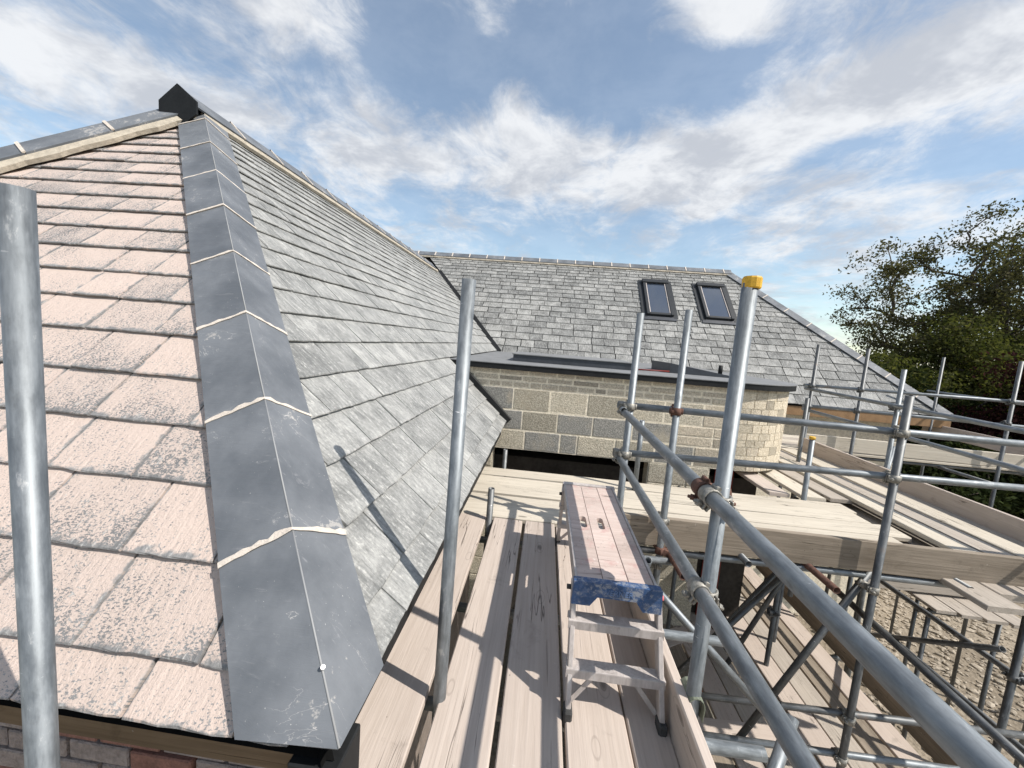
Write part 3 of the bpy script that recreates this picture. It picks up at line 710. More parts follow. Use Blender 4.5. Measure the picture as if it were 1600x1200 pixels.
for (a, b, z0, z1) in WIN:              # roof windows: frame bars, top hood, glass
    rw = bpy.data.objects.new('roof_window', None); COL.objects.link(rw); rw.parent = far
    s0, s1 = (z0-FEZ)*kL, (z1-FEZ)*kL; Rm = Matrix((Vector((1, 0, 0)), sL, nF)).transposed()
    at = lambda t_, s_, h: O_F+Vector((t_, 0, 0))+sL*s_+nF*h
    fw = .075
    for nm, c, d in (('frame', (a+fw/2, (s0+s1)/2, .05), (fw, s1-s0, .09)), ('frame', (b-fw/2, (s0+s1)/2, .05), (fw, s1-s0, .09)), ('frame', ((a+b)/2, s0+fw/2, .045), (b-a-2*fw, fw, .08)), ('hood', ((a+b)/2, s1-.05, .06), (b-a+.03, .13, .11)), ('flashing_apron', ((a+b)/2, s0-.07, .022), (b-a+.16, .14, .012))):
        q = MB(); q.box(at(*c), d, Rm, .008); q.build(nm, 'window_frame' if nm != 'flashing_apron' else 'dark_flash', rw)
    for sx in (a-.05, b+.05):
        q = MB(); q.box(at(sx, (s0+s1)/2, .024), (.10, s1-s0+.1, .016), Rm); q.build('side_flashing', 'window_frame', rw)
    for sg, cc in ((1, a+fw+.011), (-1, b-fw-.011)):
        q = MB(); q.box(at(cc, (s0+s1)/2, .062), (.022, s1-s0-2*fw, .03), Rm); q.build('sash', 'aluminium', rw)
    q = MB(); q.box(at((a+b)/2, (s0+s1)/2-.02, .055), (b-a-2*fw+.002, s1-s0-2*fw-.03, .012), Rm); q.build('pane', 'glass_pane', rw)
q = MB(); q.box(((2.3+HX0)/2, FEY+.03, FEZ-.13), (HX0-2.3, .035, .20), None, .004); q.build('fascia', 'fresh_timber', far)
q = MB(); q.box((HX0-.05, FRY, FEZ-.13), (.035, 2*(FRY-FEY)-.1, .20)); q.build('fascia', 'fresh_timber', far)
q = MB(); q.box((1.6, FRY, (GROUND+FEZ-.1)/2), (HX0*2-4.2, 2*(FRY-FEY)-.8, FEZ-.1-GROUND)); q.build('wall', 'wall_mortar', far)

# ------------------------------------------------------------------ block-built extension with a flat roof and a rounded corner
ext = thing('blockwork_extension', 'flat roofed blockwork extension with rounded corner and black edge trim', 'extension')
WY, XC, RC = 4.65, 2.22, .90; CYC = WY+RC; ZT, ZB = 1.085, .12
OPX0, OPX1 = -.53, 1.30                 # dark opening under the straight wall
rg = random.Random(8)
q = MB()
q.box(((-1.9+XC)/2, WY+.0965, (ZT+ZB)/2), (XC+1.9, .18, ZT-ZB-.002))
N = 26
arc = [(XC+RC*math.sin(a), CYC-RC*math.cos(a)) for a in [PI/2*k/N for k in range(N+1)]]
ai = [(XC+(RC-.01)*math.sin(a), CYC-(RC-.01)*math.cos(a)) for a in [PI/2*k/N for k in range(N+1)]]
a2 = [(XC+(RC-.19)*math.sin(a), CYC-(RC-.19)*math.cos(a)) for a in [PI/2*k/N for k in range(N+1)]]
for k in range(N):
    P = [(*ai[k], ZB), (*ai[k+1], ZB), (*ai[k+1], ZT), (*ai[k], ZT), (*a2[k], ZB), (*a2[k+1], ZB), (*a2[k+1], ZT), (*a2[k], ZT)]
    q.poly(P, [(0, 1, 2, 3), (4, 7, 6, 5), (0, 4, 5, 1), (3, 2, 6, 7)])
q.box((XC+RC-.10, (CYC+9)/2, (ZT+ZB)/2), (.18, 9-CYC, ZT-ZB))
q.build('wall', 'wall_mortar', ext)
courses = [(.122, .358, .44, 'block'), (.362, .596, .44, 'block'), (.600, .862, .44, 'block'), (.866, .938, .215, 'brick_tan'), (.942, 1.008, .30, 'brick_tan'), (1.012, 1.083, .34, 'brick_tan')]
for ci, (z0, z1, L, mt) in enumerate(courses):
    x = (-.62-.44, -.66-.44, -.78, -1.0, -1.12, -1.05)[ci]
    while x < XC-.02:
        mt2, z0_, z1_ = mt, z0, z1
        l = L*rg.uniform(.93, 1.04) if rg.random() < .8 else L*rg.uniform(.45, .7)
        l = min(l, XC-x); g = .010
        if l > .06:
            segs = [(z0, z1)]
            if mt == 'block' and x > 1.35: # smaller cut bricks towards the curve
                h = (z1-z0)/2; segs = [(z0, z0+h), (z0+h, z1)]; mt2 = 'brick_tan' if rg.random() < .75 else 'block'
            for a, b in segs:
                if mt2 == 'block' and ((ci == 1 and x < -.5) or (ci == 2 and x < -.5) or (ci == 0 and -.2 < x < .3) or rg.random() < .15): mt3 = 'block_grey'
                else: mt3 = mt2
                hh = b-a-g; q = MB(); q.box((0, 0, 0), (l-g-rg.uniform(0, .006), .05, hh-rg.uniform(0, .004)), None, .007)
                o = q.build('block' if mt2 == 'block' else 'brick', mt3, ext); o.location = (x+l/2, WY+.028+rg.uniform(-.004, .003), (a+b)/2); o.rotation_euler = (0, rg.uniform(-.006, .006), rg.uniform(-.006, .006))
        x += l
z = ZB+.002; row = 0
while z < ZT-.03:
    h = rg.choice((.075, .082, .10)); h = min(h, ZT-z); a = 0.02*(row % 2)
    while a < PI/2-.02:
        w_ = rg.uniform(.10, .19)/RC; w_ = min(w_, PI/2-a); nk = 3; P = []
        for lay in (0, 1):
            for k in range(nk+1):
                an = a+.005+(w_-.010)*k/nk; rr = RC+(-.002 if lay == 0 else -.05)+rg.uniform(-.002, .002)
                for zz_ in (z+.005, z+h-.005): P.append((XC+rr*math.sin(an), CYC-rr*math.cos(an), zz_+rg.uniform(-.002, .002)))
        F = []
        for k in range(nk): i0 = 2*k; F.append((i0, i0+2, i0+3, i0+1)); F.append((i0+1, i0+3, 8+i0+3, 8+i0+1)); F.append((i0, 8+i0, 8+i0+2, i0+2))
        F += [(0, 1, 9, 8), (6, 14, 15, 7)]
        q = MB(); q.poly(P, F); q.build('brick', 'brick_cream' if rg.random() < .85 else 'brick_tan', ext)
        a += w_
    z += h; row += 1
# lower wall: piers either side of the dark opening, lintel shadow, room behind
q = MB(); q.box((-1.25, WY+.10, (GROUND+ZB)/2), (1.42, .18, ZB-GROUND-.004)); q.box(((OPX1+2.0)/2, WY+.10, (GROUND+ZB)/2), (2.0-OPX1, .18, ZB-GROUND-.004)); q.build('pier', 'block', ext)
for i_, (px0, px1) in enumerate(((-.78, -.545), (OPX1+.005, OPX1+.44), (OPX1+.45, 1.99))):
    for r_ in range(10):
        q = MB(); q.box((0, 0, 0), (px1-px0-.01, .05, .224), None, .005); o = q.build('block', 'block', ext); o.location = ((px0+px1)/2, WY+.026, ZB-.118-r_*.235)
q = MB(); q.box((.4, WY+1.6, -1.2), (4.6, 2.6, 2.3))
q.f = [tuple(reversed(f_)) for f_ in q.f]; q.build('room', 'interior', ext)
q = MB(); q.box((2.28, WY+.32, (GROUND+ZB)/2), (.10, .10, ZB-GROUND)); q.box((2.28, WY+.26, (GROUND+ZB)/2), (.22, .012, ZB-GROUND)); q.build('steel_post', 'red_steel', ext)
q = MB(); q.box((2.75, CYC-.1, (GROUND+ZB)/2), (.30, .24, ZB-GROUND)); q.build('pier', 'block', ext)
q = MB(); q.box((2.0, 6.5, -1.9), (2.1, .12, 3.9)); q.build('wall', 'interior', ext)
# flat roof and its trim following the curve
q = MB(); pts = [(-1.9, WY-.07)]+[(XC+(RC+.07)*math.sin(a), CYC-(RC+.07)*math.cos(a)) for a in [PI/2*k/N for k in range(N+1)]]+[(XC+RC+.07, 9.05), (-1.1, 9.05), (-1.9, 9.05)]
n = len(pts); q.poly([(a, b, ZT+.053) for a, b in pts]+[(a, b, ZT+.062) for a, b in pts], [tuple(range(n))[::-1], tuple(range(n, 2*n))]+[(i, (i+1) % n, n+(i+1) % n, n+i) for i in range(n)]); q.build('flat_roof', 'felt', ext)
q = MB(); o1 = [(-1.12, WY-.062)]+[(XC+(RC+.062)*math.sin(a), CYC-(RC+.062)*math.cos(a)) for a in [PI/2*k/N for k in range(N+1)]]+[(XC+RC+.062, 9.0)]
i1 = [(-1.12, WY-.040)]+[(XC+(RC+.040)*math.sin(a), CYC-(RC+.040)*math.cos(a)) for a in [PI/2*k/N for k in range(N+1)]]+[(XC+RC+.040, 9.0)]
for k in range(len(o1)-1):
    P = []
    for (c, zz_) in ((o1, ZT-.012), (o1, ZT+.051), (i1, ZT+.051), (i1, ZT-.012)): P += [(*c[k], zz_), (*c[k+1], zz_)]
    q.poly(P, [(0, 1, 3, 2), (2, 3, 5, 4), (4, 5, 7, 6), (6, 7, 1, 0)])
q.build('edge_trim', 'black_trim', ext)
def kerb(pts, h0, h1, name):
    q = MB(); n = len(pts); q.poly([(a, b, ZT+.063) for a, b in pts]+[(a, b, ZT+.063+(h0 if i in (0, 3) else h1)) for i, (a, b) in enumerate(pts)], [tuple(range(n))[::-1], tuple(range(n, 2*n))]+[(i, (i+1) % n, n+(i+1) % n, n+i) for i in range(n)]); return q.build(name, 'dark_flash', ext)
kerb([(-.43, 5.25), (1.12, 5.25), (1.12, 6.3), (-.43, 6.3)], .085, .085, 'rooflight_kerb')
q = MB(); q.box((.345, 5.775, ZT+.063+.085+.009), (1.58, 1.08, .016), None, .004); q.build('kerb_cover', 'felt', ext)
kerb([(1.66, 5.45), (2.45, 5.35), (2.5, 6.3), (1.66, 6.4)], .13, .02, 'upstand')
q = MB(); q.cyl((2.62, 6.2, ZT+.06), (2.62, 6.2, ZT+.20), .03, 14); q.build('vent_pipe', 'black_trim', ext)
q = MB(); q.cyl((1.15, 5.4, ZT+.075), (1.65, 5.45, ZT+.08), .010, 8); q.build('red_cable', 'red_steel', ext)

# ------------------------------------------------------------------ ground
q = MB(); g = 400; q.poly([(-g, -g, GROUND), (g, -g, GROUND), (g, g, GROUND), (-g, g, GROUND)], [(0, 1, 2, 3)]); o = q.build('ground', 'ground'); o['kind'] = 'structure'
rg = random.Random(5); nr = np.random.RandomState(5)
q = MB()
ico = [(0, 0, 1), (.89, 0, .45), (.28, .85, .45), (-.72, .53, .45), (-.72, -.53, .45), (.28, -.85, .45), (.72, .53, -.45), (-.28, .85, -.45), (-.89, 0, -.45), (-.28, -.85, -.45), (.72, -.53, -.45), (0, 0, -1)]
icf = [(0, 1, 2), (0, 2, 3), (0, 3, 4), (0, 4, 5), (0, 5, 1), (1, 6, 2), (2, 7, 3), (3, 8, 4), (4, 9, 5), (5, 10, 1), (2, 6, 7), (3, 7, 8), (4, 8, 9), (5, 9, 10), (1, 10, 6), (7, 6, 11), (8, 7, 11), (9, 8, 11), (10, 9, 11), (6, 10, 11)]
for k in range(9000):
    x, y_ = rg.uniform(5, 15), rg.uniform(3.5, 12.5)
    hp = (x-y_*.45-5.2)                         # a heap of broken stone in the yard, sparser towards the house
    if rg.random() > .25+.75*max(0, min(1, .5+math.sin(x*.9)*math.cos(y_*.7))): continue
    r = rg.uniform(.02, .075)*rg.uniform(.5, 1.2); a = rg.uniform(0, 6.3); ca, sa = math.cos(a), math.sin(a); sx, sy, sz = r*rg.uniform(.7, 1.5), r*rg.uniform(.6, 1.1), r*rg.uniform(.4, .8)
    q.poly([(x+(p[0]*sx*ca-p[1]*sy*sa)*rg.uniform(.8, 1.2), y_+(p[0]*sx*sa+p[1]*sy*ca)*rg.uniform(.8, 1.2), GROUND+sz*.4+p[2]*sz) for p in ico], icf)
o = q.build('gravel', 'stone', kind='stuff'); o['label'] = 'loose broken stone strewn over the yard ground'; o['category'] = 'gravel'

# ------------------------------------------------------------------ decks of scaffold boards
walk = thing('walkway_deck', 'walkway of weathered scaffold boards running under the hop-up step', 'board deck')
for i, (x, w_, y0, y1, dz, mt) in enumerate(((-.452, .235, -.9, 3.02, 0, 'board'), (-.175, .222, -.9, 2.93, .002, 'board'), (.063, .224, -.9, 2.94, 0, 'board'), (.298, .224, -.9, 2.90, -.003, 'board'), (.492, .150, -.9, 2.93, -.004, 'board'))):
    board('plank', (x, y0, dz), (x+(-.02 if i == 0 else -.008 if i == 1 else 0), y1, dz), (1, 0, 0), w_, .038, walk, mt, 30+i)
cross = thing('cross_platform', 'pale board platform crossing in front of the block wall', 'board deck')
for i, (y_, x0, x1, dz) in enumerate(((3.068, -.72, 3.10, 0), (3.292, -.70, 2.98, -.004), (3.532, -.74, 3.14, .002), (3.772, -.70, 3.02, -.003), (4.012, -.68, 3.06, .001))):
    board('plank', (x0, y_, .041+dz), (x1, y_+.012*(i % 2), .041+dz), (0, 1, 0), .224, .038, cross, 'board_pale', 50+i, segs=12, warp=.005)
side = thing('side_platform', 'narrow board platform running past the rounded wall corner', 'board deck')
for i, (x, w_, y0, y1, dz, mt) in enumerate(((2.50, .20, 4.16, 5.0, .0, 'board'), (2.83, .222, 4.14, 6.1, -.002, 'board_pale'), (3.10, .215, 4.15, 6.3, .003, 'board_grey'), (3.285, .205, 2.96, 6.22, .030, 'board_pale'), (3.53, .222, 2.97, 6.35, .024, 'board_grey'), (3.775, .222, 2.95, 6.3, .028, 'board_pale'), (3.96, .12, 2.98, 6.2, .022, 'board_grey'))):
    board('plank', (x, y0, .036+dz), (x+.018*(i % 2), y1, .036+dz), (1, 0, 0), w_, .038, side, mt, 70+i, segs=12, warp=.005)
rear = thing('rear_platform', 'far board platform below the timber eaves of the rear house', 'board deck')
for i, y_ in enumerate((6.62, 6.86, 7.10, 7.34, 7.58)):
    board('plank', (2.9, y_, .07), (9.2, y_, .07), (0, 1, 0), .226, .038, rear, 'board_grey' if i % 2 else 'board_pale', 90+i)
und = thing('tucked_boards', 'weathered boards poking out from under the long toe board', 'board deck')
for i, x in enumerate((3.015, 3.262, 3.50, 3.74)):
    board('plank', (x, 2.60+.12*(i > 0)+.05*i, -.052), (x+.02, 4.6, -.052), (1, 0, 0), .225, .038, und, 'board_grey', 110+i)
low = thing('lower_deck', 'lower walkway of shaded boards one lift below the guard rails', 'board deck')
LZ = -1.9
for i in range(9):
    x = 1.45+i*.242
    board('plank', (x, 1.2, LZ), (x+.01*(i % 3), 6.6, LZ), (1, 0, 0), .222, .038, low, ('board_grey', 'board', 'board_brown')[(i*2) % 3], 130+i, segs=12, warp=.006)
for i, (a, b, mt) in enumerate((((1.2, 3.30, LZ+.042), (2.55, 3.36, LZ+.042), 'board'), ((1.1, 2.85, LZ+.042), (2.75, 2.86, LZ+.042), 'board_grey'), ((1.5, 4.3, LZ+.05), (2.25, 4.72, LZ+.042), 'board'))):
    board('loose_plank', a, b, (0, 1, 0), .22, .038, low, mt, 150+i)
yard = thing('yard_platform', 'low board platform standing in the stony yard behind the scaffold', 'board deck')
for i in range(4): board('plank', (5.0+i*.24, 4.86-.04*i, -1.42), (5.02+i*.24, 6.2, -1.42), (1, 0, 0), .222, .038, yard, 'board_grey', 160+i)
board('edge_board', (4.3, 5.15, -1.24), (6.9, 5.2, -1.24), (0, 0, 1), .22, .038, yard, 'board_grey', 170)
for i, y_ in enumerate((5.35, 5.6)): board('plank', (4.2, y_, -1.16), (6.9, y_, -1.16), (0, 1, 0), .225, .038, yard, 'board_pale', 172+i)
for i, (x, y_) in enumerate(((4.95, 5.0), (5.75, 5.0), (4.95, 6.0), (5.75, 6.0), (4.4, 5.3), (6.8, 5.4))): tube('leg', (x, y_, GROUND), (x, y_, -1.46 if i < 4 else -1.35), yard, 'galv_dark')
tube('bearer', (4.8, 5.0, -1.49), (6.1, 5.0, -1.49), yard, 'galv_dark'); tube('bearer', (4.3, 5.3, -1.385), (6.95, 5.3, -1.385), yard, 'galv_dark'); tube('bearer', (4.8, 6.0, -1.49), (6.1, 6.0, -1.49), yard, 'galv_dark')

# ------------------------------------------------------------------ scaffolding
def clamp(parent, pa, da, pb, db, m='zinc'): return coupler(pa, da, pb, db, parent, m)
XA, YA, ZA = (1, 0, 0), (0, 1, 0), (0, 0, 1)
sw = thing('walkway_scaffold', 'tube scaffold with yellow-capped pole and twin guard rails beside the walkway', 'scaffold')
P3X, P3Y = .628, 1.345
tube('standard', (P3X-.012, P3Y-.02, -2.4), (P3X-.004, P3Y, 1.648), sw)
q = MB()
n_ = 12
def ringpts(r, z): return [(P3X+r*math.cos(2*PI*i/n_), P3Y+r*math.sin(2*PI*i/n_), z) for i in range(n_)]
P = ringpts(.0265, 1.632)+ringpts(.0285, 1.636)+ringpts(.0285, 1.664)+ringpts(.0255, 1.669)
F = [(k*n_+i, k*n_+(i+1) % n_, (k+1)*n_+(i+1) % n_, (k+1)*n_+i) for k in range(3) for i in range(n_)]+[tuple(3*n_+i for i in range(n_)), tuple(range(n_))[::-1]]
q.poly(P, F); q.build('end_cap', 'yellow_cap', sw)
RX = .585
tube('guard_rail', (RX, -1.4, .903), (RX, 2.96, .972), sw); tube('guard_rail', (RX, -1.4, .592), (RX+.006, 2.94, .628), sw)
clamp(sw, (RX, P3Y-.012, .946), YA, (P3X-.001, P3Y-.004, .925), ZA, 'zinc'); clamp(sw, (RX+.003, P3Y-.012, .614), YA, (P3X-.005, P3Y-.006, .592), ZA, 'zinc')
clamp(sw, (RX, P3Y+.055, .947), YA, (P3X+.02, P3Y+.06, .935), XA, 'rust')
board('toe_board', (.604, -1.2, .106), (.604, 2.86, .106), (0, 0, 1), .222, .038, sw, 'board', 201)
for i, y_ in enumerate((.3, 1.43, 2.02, 2.78)):
    tube('transom', (-.66, y_, -.068), (1.05 if i != 1 else .95, y_, -.068), sw)
tube('brace', (.70, 2.5, .02), (1.75, 2.45, -.98), sw); tube('brace', (.76, 1.2, -.42), (1.12, 1.56, -.02), sw)
q = MB(); P = []; NA = 10
for yy in (P3Y-.04, P3Y+.055):
    for rr in (.034, .037):
        for k in range(NA+1): an = math.radians(-25+230*k/NA); P.append((.623+rr*.82*math.cos(an), yy, .195+rr*math.sin(an)+(-.035 if k in (0, NA) else 0)))
m_ = NA+1; F = []
for k in range(NA): F += [(k, k+1, 2*m_+k+1, 2*m_+k), (m_+k+1, m_+k, 3*m_+k, 3*m_+k+1), (k+1, k, m_+k, m_+k+1), (2*m_+k, 2*m_+k+1, 3*m_+k+1, 3*m_+k)]
q.poly(P, F); q.build('toe_board_clip', 'green_tape', sw)
q = MB(); q.cyl((P3X-.008, P3Y, .12), (P3X-.008, P3Y, .145), .030, 16, hollow=.0245); q.cyl((P3X-.01, P3Y-.03, .13), (P3X-.03, P3Y+.03, .19), .006, 8); q.build('clip_band', 'zinc', sw)
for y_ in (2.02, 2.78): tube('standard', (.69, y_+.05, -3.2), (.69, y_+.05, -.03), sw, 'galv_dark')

sc = thing('cross_scaffold', 'tube scaffold with two long guard rails in front of the cross platform', 'scaffold')
PY = 2.842; posts = [(.625, 1.668), (.945, 1.712), (2.43, 1.25)]
for i, (x, zt) in enumerate(posts):
    tube('standard', (x, PY, -1.95 if i != 2 else GROUND), (x, PY, zt), sc, 'galv' if i != 2 else 'galv_dark')
CRY = PY+.05
tube('guard_rail', (.545, CRY, 1.012), (4.6, CRY, .975), sc); tube('guard_rail', (.556, CRY, .662), (4.6, CRY, .70), sc)
for x, z, m in ((.625, 1.011, 'zinc'), (.945, 1.008, 'rust'), (2.43, .995, 'zinc'), (.625, .663, 'zinc'), (2.43, .680, 'zinc')): clamp(sc, (x, PY, z), ZA, (x, CRY, z), XA, m)
for z in (.99, .64): clamp(sc, (RX, CRY-.02, z-.02), YA, (RX-.01, CRY, z+.02), XA)
tube('guard_rail_end', (RX-.01, 2.80, .985), (RX-.01, 2.86, .985), sc)
board('toe_board', (.68, 2.902, .085), (4.2, 2.904, .072), (0, 0, 1), .225, .040, sc, 'board_brown', 210)
clamp(sc, (.945, PY, .20), ZA, (.945, CRY+.02, .20), XA)
tube('ledger', (.55, 2.93, -.075), (4.1, 2.93, -.070), sc); tube('ledger', (-.8, 4.05, -.05), (4.1, 4.05, -.05), sc, 'galv_dark')
for x in (1.55, 3.0, 3.9): tube('transom', (x, 2.80, -.028), (x, 4.3, -.028), sc, 'galv_dark')
tube('transom', (2.02, 2.62, -.045), (2.02, 4.2, -.045), sc, 'rust'); tube('transom', (1.02, 2.55, -.04), (1.02, 4.2, -.04), sc, 'rust')
tube('putlog', (.80, 2.60, .02), (.88, 2.98, -.38), sc); clamp(sc, (.945, PY, -.13), ZA, (.87, PY+.04, -.16), YA); clamp(sc, (.945, PY, -.02), ZA, (1.02, PY, -.04), YA, 'rust')
tube('brace', (2.485, 2.925, .03), (1.72, 2.925, -1.55), sc, 'galv_dark'); clamp(sc, (2.43, PY, -.13), ZA, (2.41, 2.91, -.13), (1, 0, 2.07))
tube('ledger', (.75, 2.89, -1.18), (4.4, 2.89, -1.10), sc, 'galv_dark'); tube('ledger', (.85, 2.89, -1.50), (4.4, 2.89, -1.45), sc)
for z in (-1.145, -1.475): clamp(sc, (2.43, PY, z), ZA, (2.43, 2.89, z), XA)
tube('standard', (.985, 3.9, .0), (.985, 3.9, .74), sc)

ss = thing('rear_scaffold', 'far tube scaffold with bright guard rails below the rear hip', 'scaffold')
YR = 6.42
for i, (x, y_, zt, m) in enumerate(((4.09, YR, 1.71, 'galv_dark'), (4.80, YR, 1.705, 'galv_dark'), (6.90, YR, 1.685, 'galv_dark'), (9.0, YR, 1.7, 'galv_dark'), (4.13, 4.96, 1.43, 'galv'), (7.75, 8.5, 1.74, 'galv_dark'))):
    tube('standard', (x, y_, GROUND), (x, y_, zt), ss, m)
    if i < 3:
        for z in (1.08, .755): clamp(ss, (x, y_, z), ZA, (x, y_+.05, z), XA, 'galv_dark')
    if i == 4:
        for z in (.99, .70): clamp(ss, (x, y_, z), ZA, (4.075, y_, z), YA, 'galv_dark')
tube('guard_rail', (4.0, YR+.05, 1.08), (9.1, YR+.05, 1.095), ss); tube('guard_rail', (4.03, YR+.05, .765), (9.1, YR+.05, .70), ss)
tube('guard_rail', (4.07, YR+.12, 1.03), (4.075, 1.6, .95), ss); tube('guard_rail', (4.07, YR+.1, .705), (4.075, 2.2, .64), ss)
tube('guard_rail', (8.2, 9.2, 1.03), (7.6, 6.2, 1.03), ss); tube('guard_rail', (8.2, 9.2, .62), (7.6, 6.2, .62), ss)
board('toe_board', (4.10, YR+.095, .205), (9.1, YR+.095, .16), (0, 0, 1), .22, .04, ss, 'board_pale', 220)
board('toe_board', (4.045, 6.36, .165), (4.045, 2.2, .140), (0, 0, 1), .225, .04, ss, 'board', 221)
board('toe_board', (7.95, 8.9, .28), (7.95, 5.6, .26), (0, 0, 1), .225, .04, ss, 'board', 222)
tube('ledger', (2.9, 6.55, -.0), (9.1, 6.55, -.0), ss, 'galv_dark'); tube('ledger', (2.9, 7.6, .0), (9.1, 7.6, .0), ss, 'galv_dark')
for x in (4.9, 6.2, 7.4): tube('transom', (x, 5.7, .008-.03), (x, 7.9, .008-.03), ss, 'galv_dark')
tube('brace', (5.0, 6.0, -.25), (5.35, 6.36, .26), ss, 'galv')

sl = thing('lower_scaffold', 'dark braced tubes and rails of the lower lift above the yard', 'scaffold')
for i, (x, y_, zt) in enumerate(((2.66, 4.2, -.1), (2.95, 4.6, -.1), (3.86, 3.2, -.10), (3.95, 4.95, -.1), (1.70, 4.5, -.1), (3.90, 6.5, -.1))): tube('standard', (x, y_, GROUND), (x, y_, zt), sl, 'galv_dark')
tube('guard_rail', (3.90, 6.6, -.92), (3.90, 1.4, -.90), sl, 'galv_dark'); tube('guard_rail', (2.52, 3.7, -.39), (2.50, 1.2, -.47), sl, 'galv_dark')
tube('guard_rail', (3.92, 6.6, -1.42), (3.90, 1.4, -1.40), sl, 'galv_dark')
clamp(sl, (3.86, 3.2, -.91), ZA, (3.90, 3.2, -.91), YA, 'galv_dark'); clamp(sl, (2.66, 4.2, -1.25), ZA, (2.62, 4.2, -1.25), XA, 'galv_dark')
tube('brace', (2.15, 4.0, -1.75), (2.75, 3.98, -.25), sl, 'galv_dark'); tube('brace', (1.55, 3.6, -1.55), (2.55, 4.1, -.75), sl, 'galv_dark'); tube('brace', (3.86, 3.3, -.75), (3.98, 5.0, -1.9), sl, 'galv_dark')
tube('brace', (1.2, 3.2, -1.45), (2.35, 3.5, -.30), sl, 'galv_dark')
board('toe_board', (3.66, 6.4, LZ+.09), (3.64, 1.3, LZ+.09), (0, 0, 1), .225, .04, sl, 'board_brown', 230)
for y_ in (1.8, 3.1, 4.6, 6.0): tube('transom', (1.2, y_, LZ-.065), (4.0, y_, LZ-.065), sl, 'galv_dark')
for y_ in (1.8, 4.6): tube('standard', (1.25, y_, GROUND), (1.25, y_, LZ+.02), sl, 'galv_dark')

def pole(name, a, b, label, m='galv', cap=None):
    o = tube(name, a, b, None, m, n=28); tag(o, label, 'scaffold pole', 'scaffold poles standing on their own'); return o
pole('scaffold_pole', (-.985, .640, -3.2), (-.978, .668, 1.615), 'galvanised pole at the left edge in front of the pale glare-tinted slates')
pole('scaffold_pole', (-.299, 1.35, -1.2), (-.282, 1.36, 1.605), 'tall galvanised pole rising through the gap between walkway boards beside the eaves')
pole('scaffold_pole', (-.345, 4.14, -1.2), (-.345, 4.14, .25), 'short grey pole stub in front of the dark wall opening', 'galv_dark')
pole('scaffold_pole', (-.332, 2.88, -1.2), (-.325, 2.90, .285), 'short grey pole stub where the walkway meets the cross platform', 'galv_dark')
pole('scaffold_pole', (3.50, 5.52, -1.2), (3.47, 5.5, .963), 'dark pole standing close to the rounded wall corner', 'galv_dark')
o = pole('scaffold_pole', (2.74, 4.13, -1.0), (2.71, 4.13, .665), 'short pale pole with yellow cap on the cross platform')
q = MB(); q.cyl((0, 0, 1.668), (0, 0, 1.695), .028, 14, r2=.0265); c_ = q.build('end_cap', 'yellow_cap', o)
netting = []
q = MB()
for k in range(14):
    y0 = 1.15+k*.16
    q.poly([(-.60, y0, .02), (-.60, y0+.165, .02+.01*(k % 2)), (-.66, y0+.165, -.35), (-.65, y0, -.35), (-.603, y0, .02), (-.603, y0+.165, .02+.01*(k % 2)), (-.664, y0+.165, -.35), (-.654, y0, -.35)], [(0, 1, 2, 3), (7, 6, 5, 4), (0, 4, 5, 1), (3, 2, 6, 7)])
tag(q.build('debris_netting', 'green_net'), 'green netting hanging in the gap below the eaves', 'netting')

# ------------------------------------------------------------------ hop-up step
hop = thing('hop_up_step', 'paint-spattered folding work step with timber top and a worn blue end', 'work step')
HX0_, HX1_, HY0, HY1, HZ = .196, .508, 1.475, 2.575, .50
wid = (HX1_-HX0_)
pw = (wid-.012)/3
def plank_with_slot(x0, x1, y0, y1, z, th, slot=None):
    q = MB()
    if not slot:
        q.box(((x0+x1)/2, (y0+y1)/2, z-th/2), (x1-x0, y1-y0, th), None, .002); return q
    (sx0, sx1, sy0, sy1) = slot; N = 24
    def rr(x0, x1, y0, y1, r):
        pts = []; cxs = ((x1-r, y1-r, 0), (x0+r, y1-r, 90), (x0+r, y0+r, 180), (x1-r, y0+r, 270))
        for cx_, cy_, a0 in cxs:
            for k in range(6): a = math.radians(a0+90*k/5); pts.append((cx_+r*math.cos(a), cy_+r*math.sin(a)))
        return pts
    inn = rr(sx0, sx1, sy0, sy1, (sx1-sx0)/2*.98); out = rr(x0, x1, y0, y1, .002)
    n = len(inn); P = [(*p, z) for p in out]+[(*p, z) for p in inn]+[(*p, z-th) for p in out]+[(*p, z-th) for p in inn]; F = []
    for i in range(n):
        j = (i+1) % n; F += [(i, j, n+j, n+i), (2*n+j, 2*n+i, 3*n+i, 3*n+j), (i, 2*n+i, 2*n+j, j), (n+j, 3*n+j, 3*n+i, n+i)]
    q.poly(P, F); return q
ym = 2.02
for i in range(3):
    x0 = HX0_+.006+i*pw; x1 = x0+pw-.003
    sl_ = None
    if i in (0, 1): cx0 = (x1-.030) if i == 0 else (x1-.040); sl_ = (cx0-.016, cx0+.016, ym-.065, ym+.065)
    q = plank_with_slot(x0, x1, HY0+.03, HY1-.01, HZ, .026, sl_)
    o = q.build('top_plank', 'ply', hop, origin=((x0+x1)/2, ym, HZ)); 
for s_, x in ((-1, HX0_), (1, HX1_)):
    q = MB(); q.box((x, (HY0+HY1)/2+.01, HZ-.03), (.012, HY1-HY0-.03, .062), None, .002); q.build('side_rail', 'aluminium', hop)
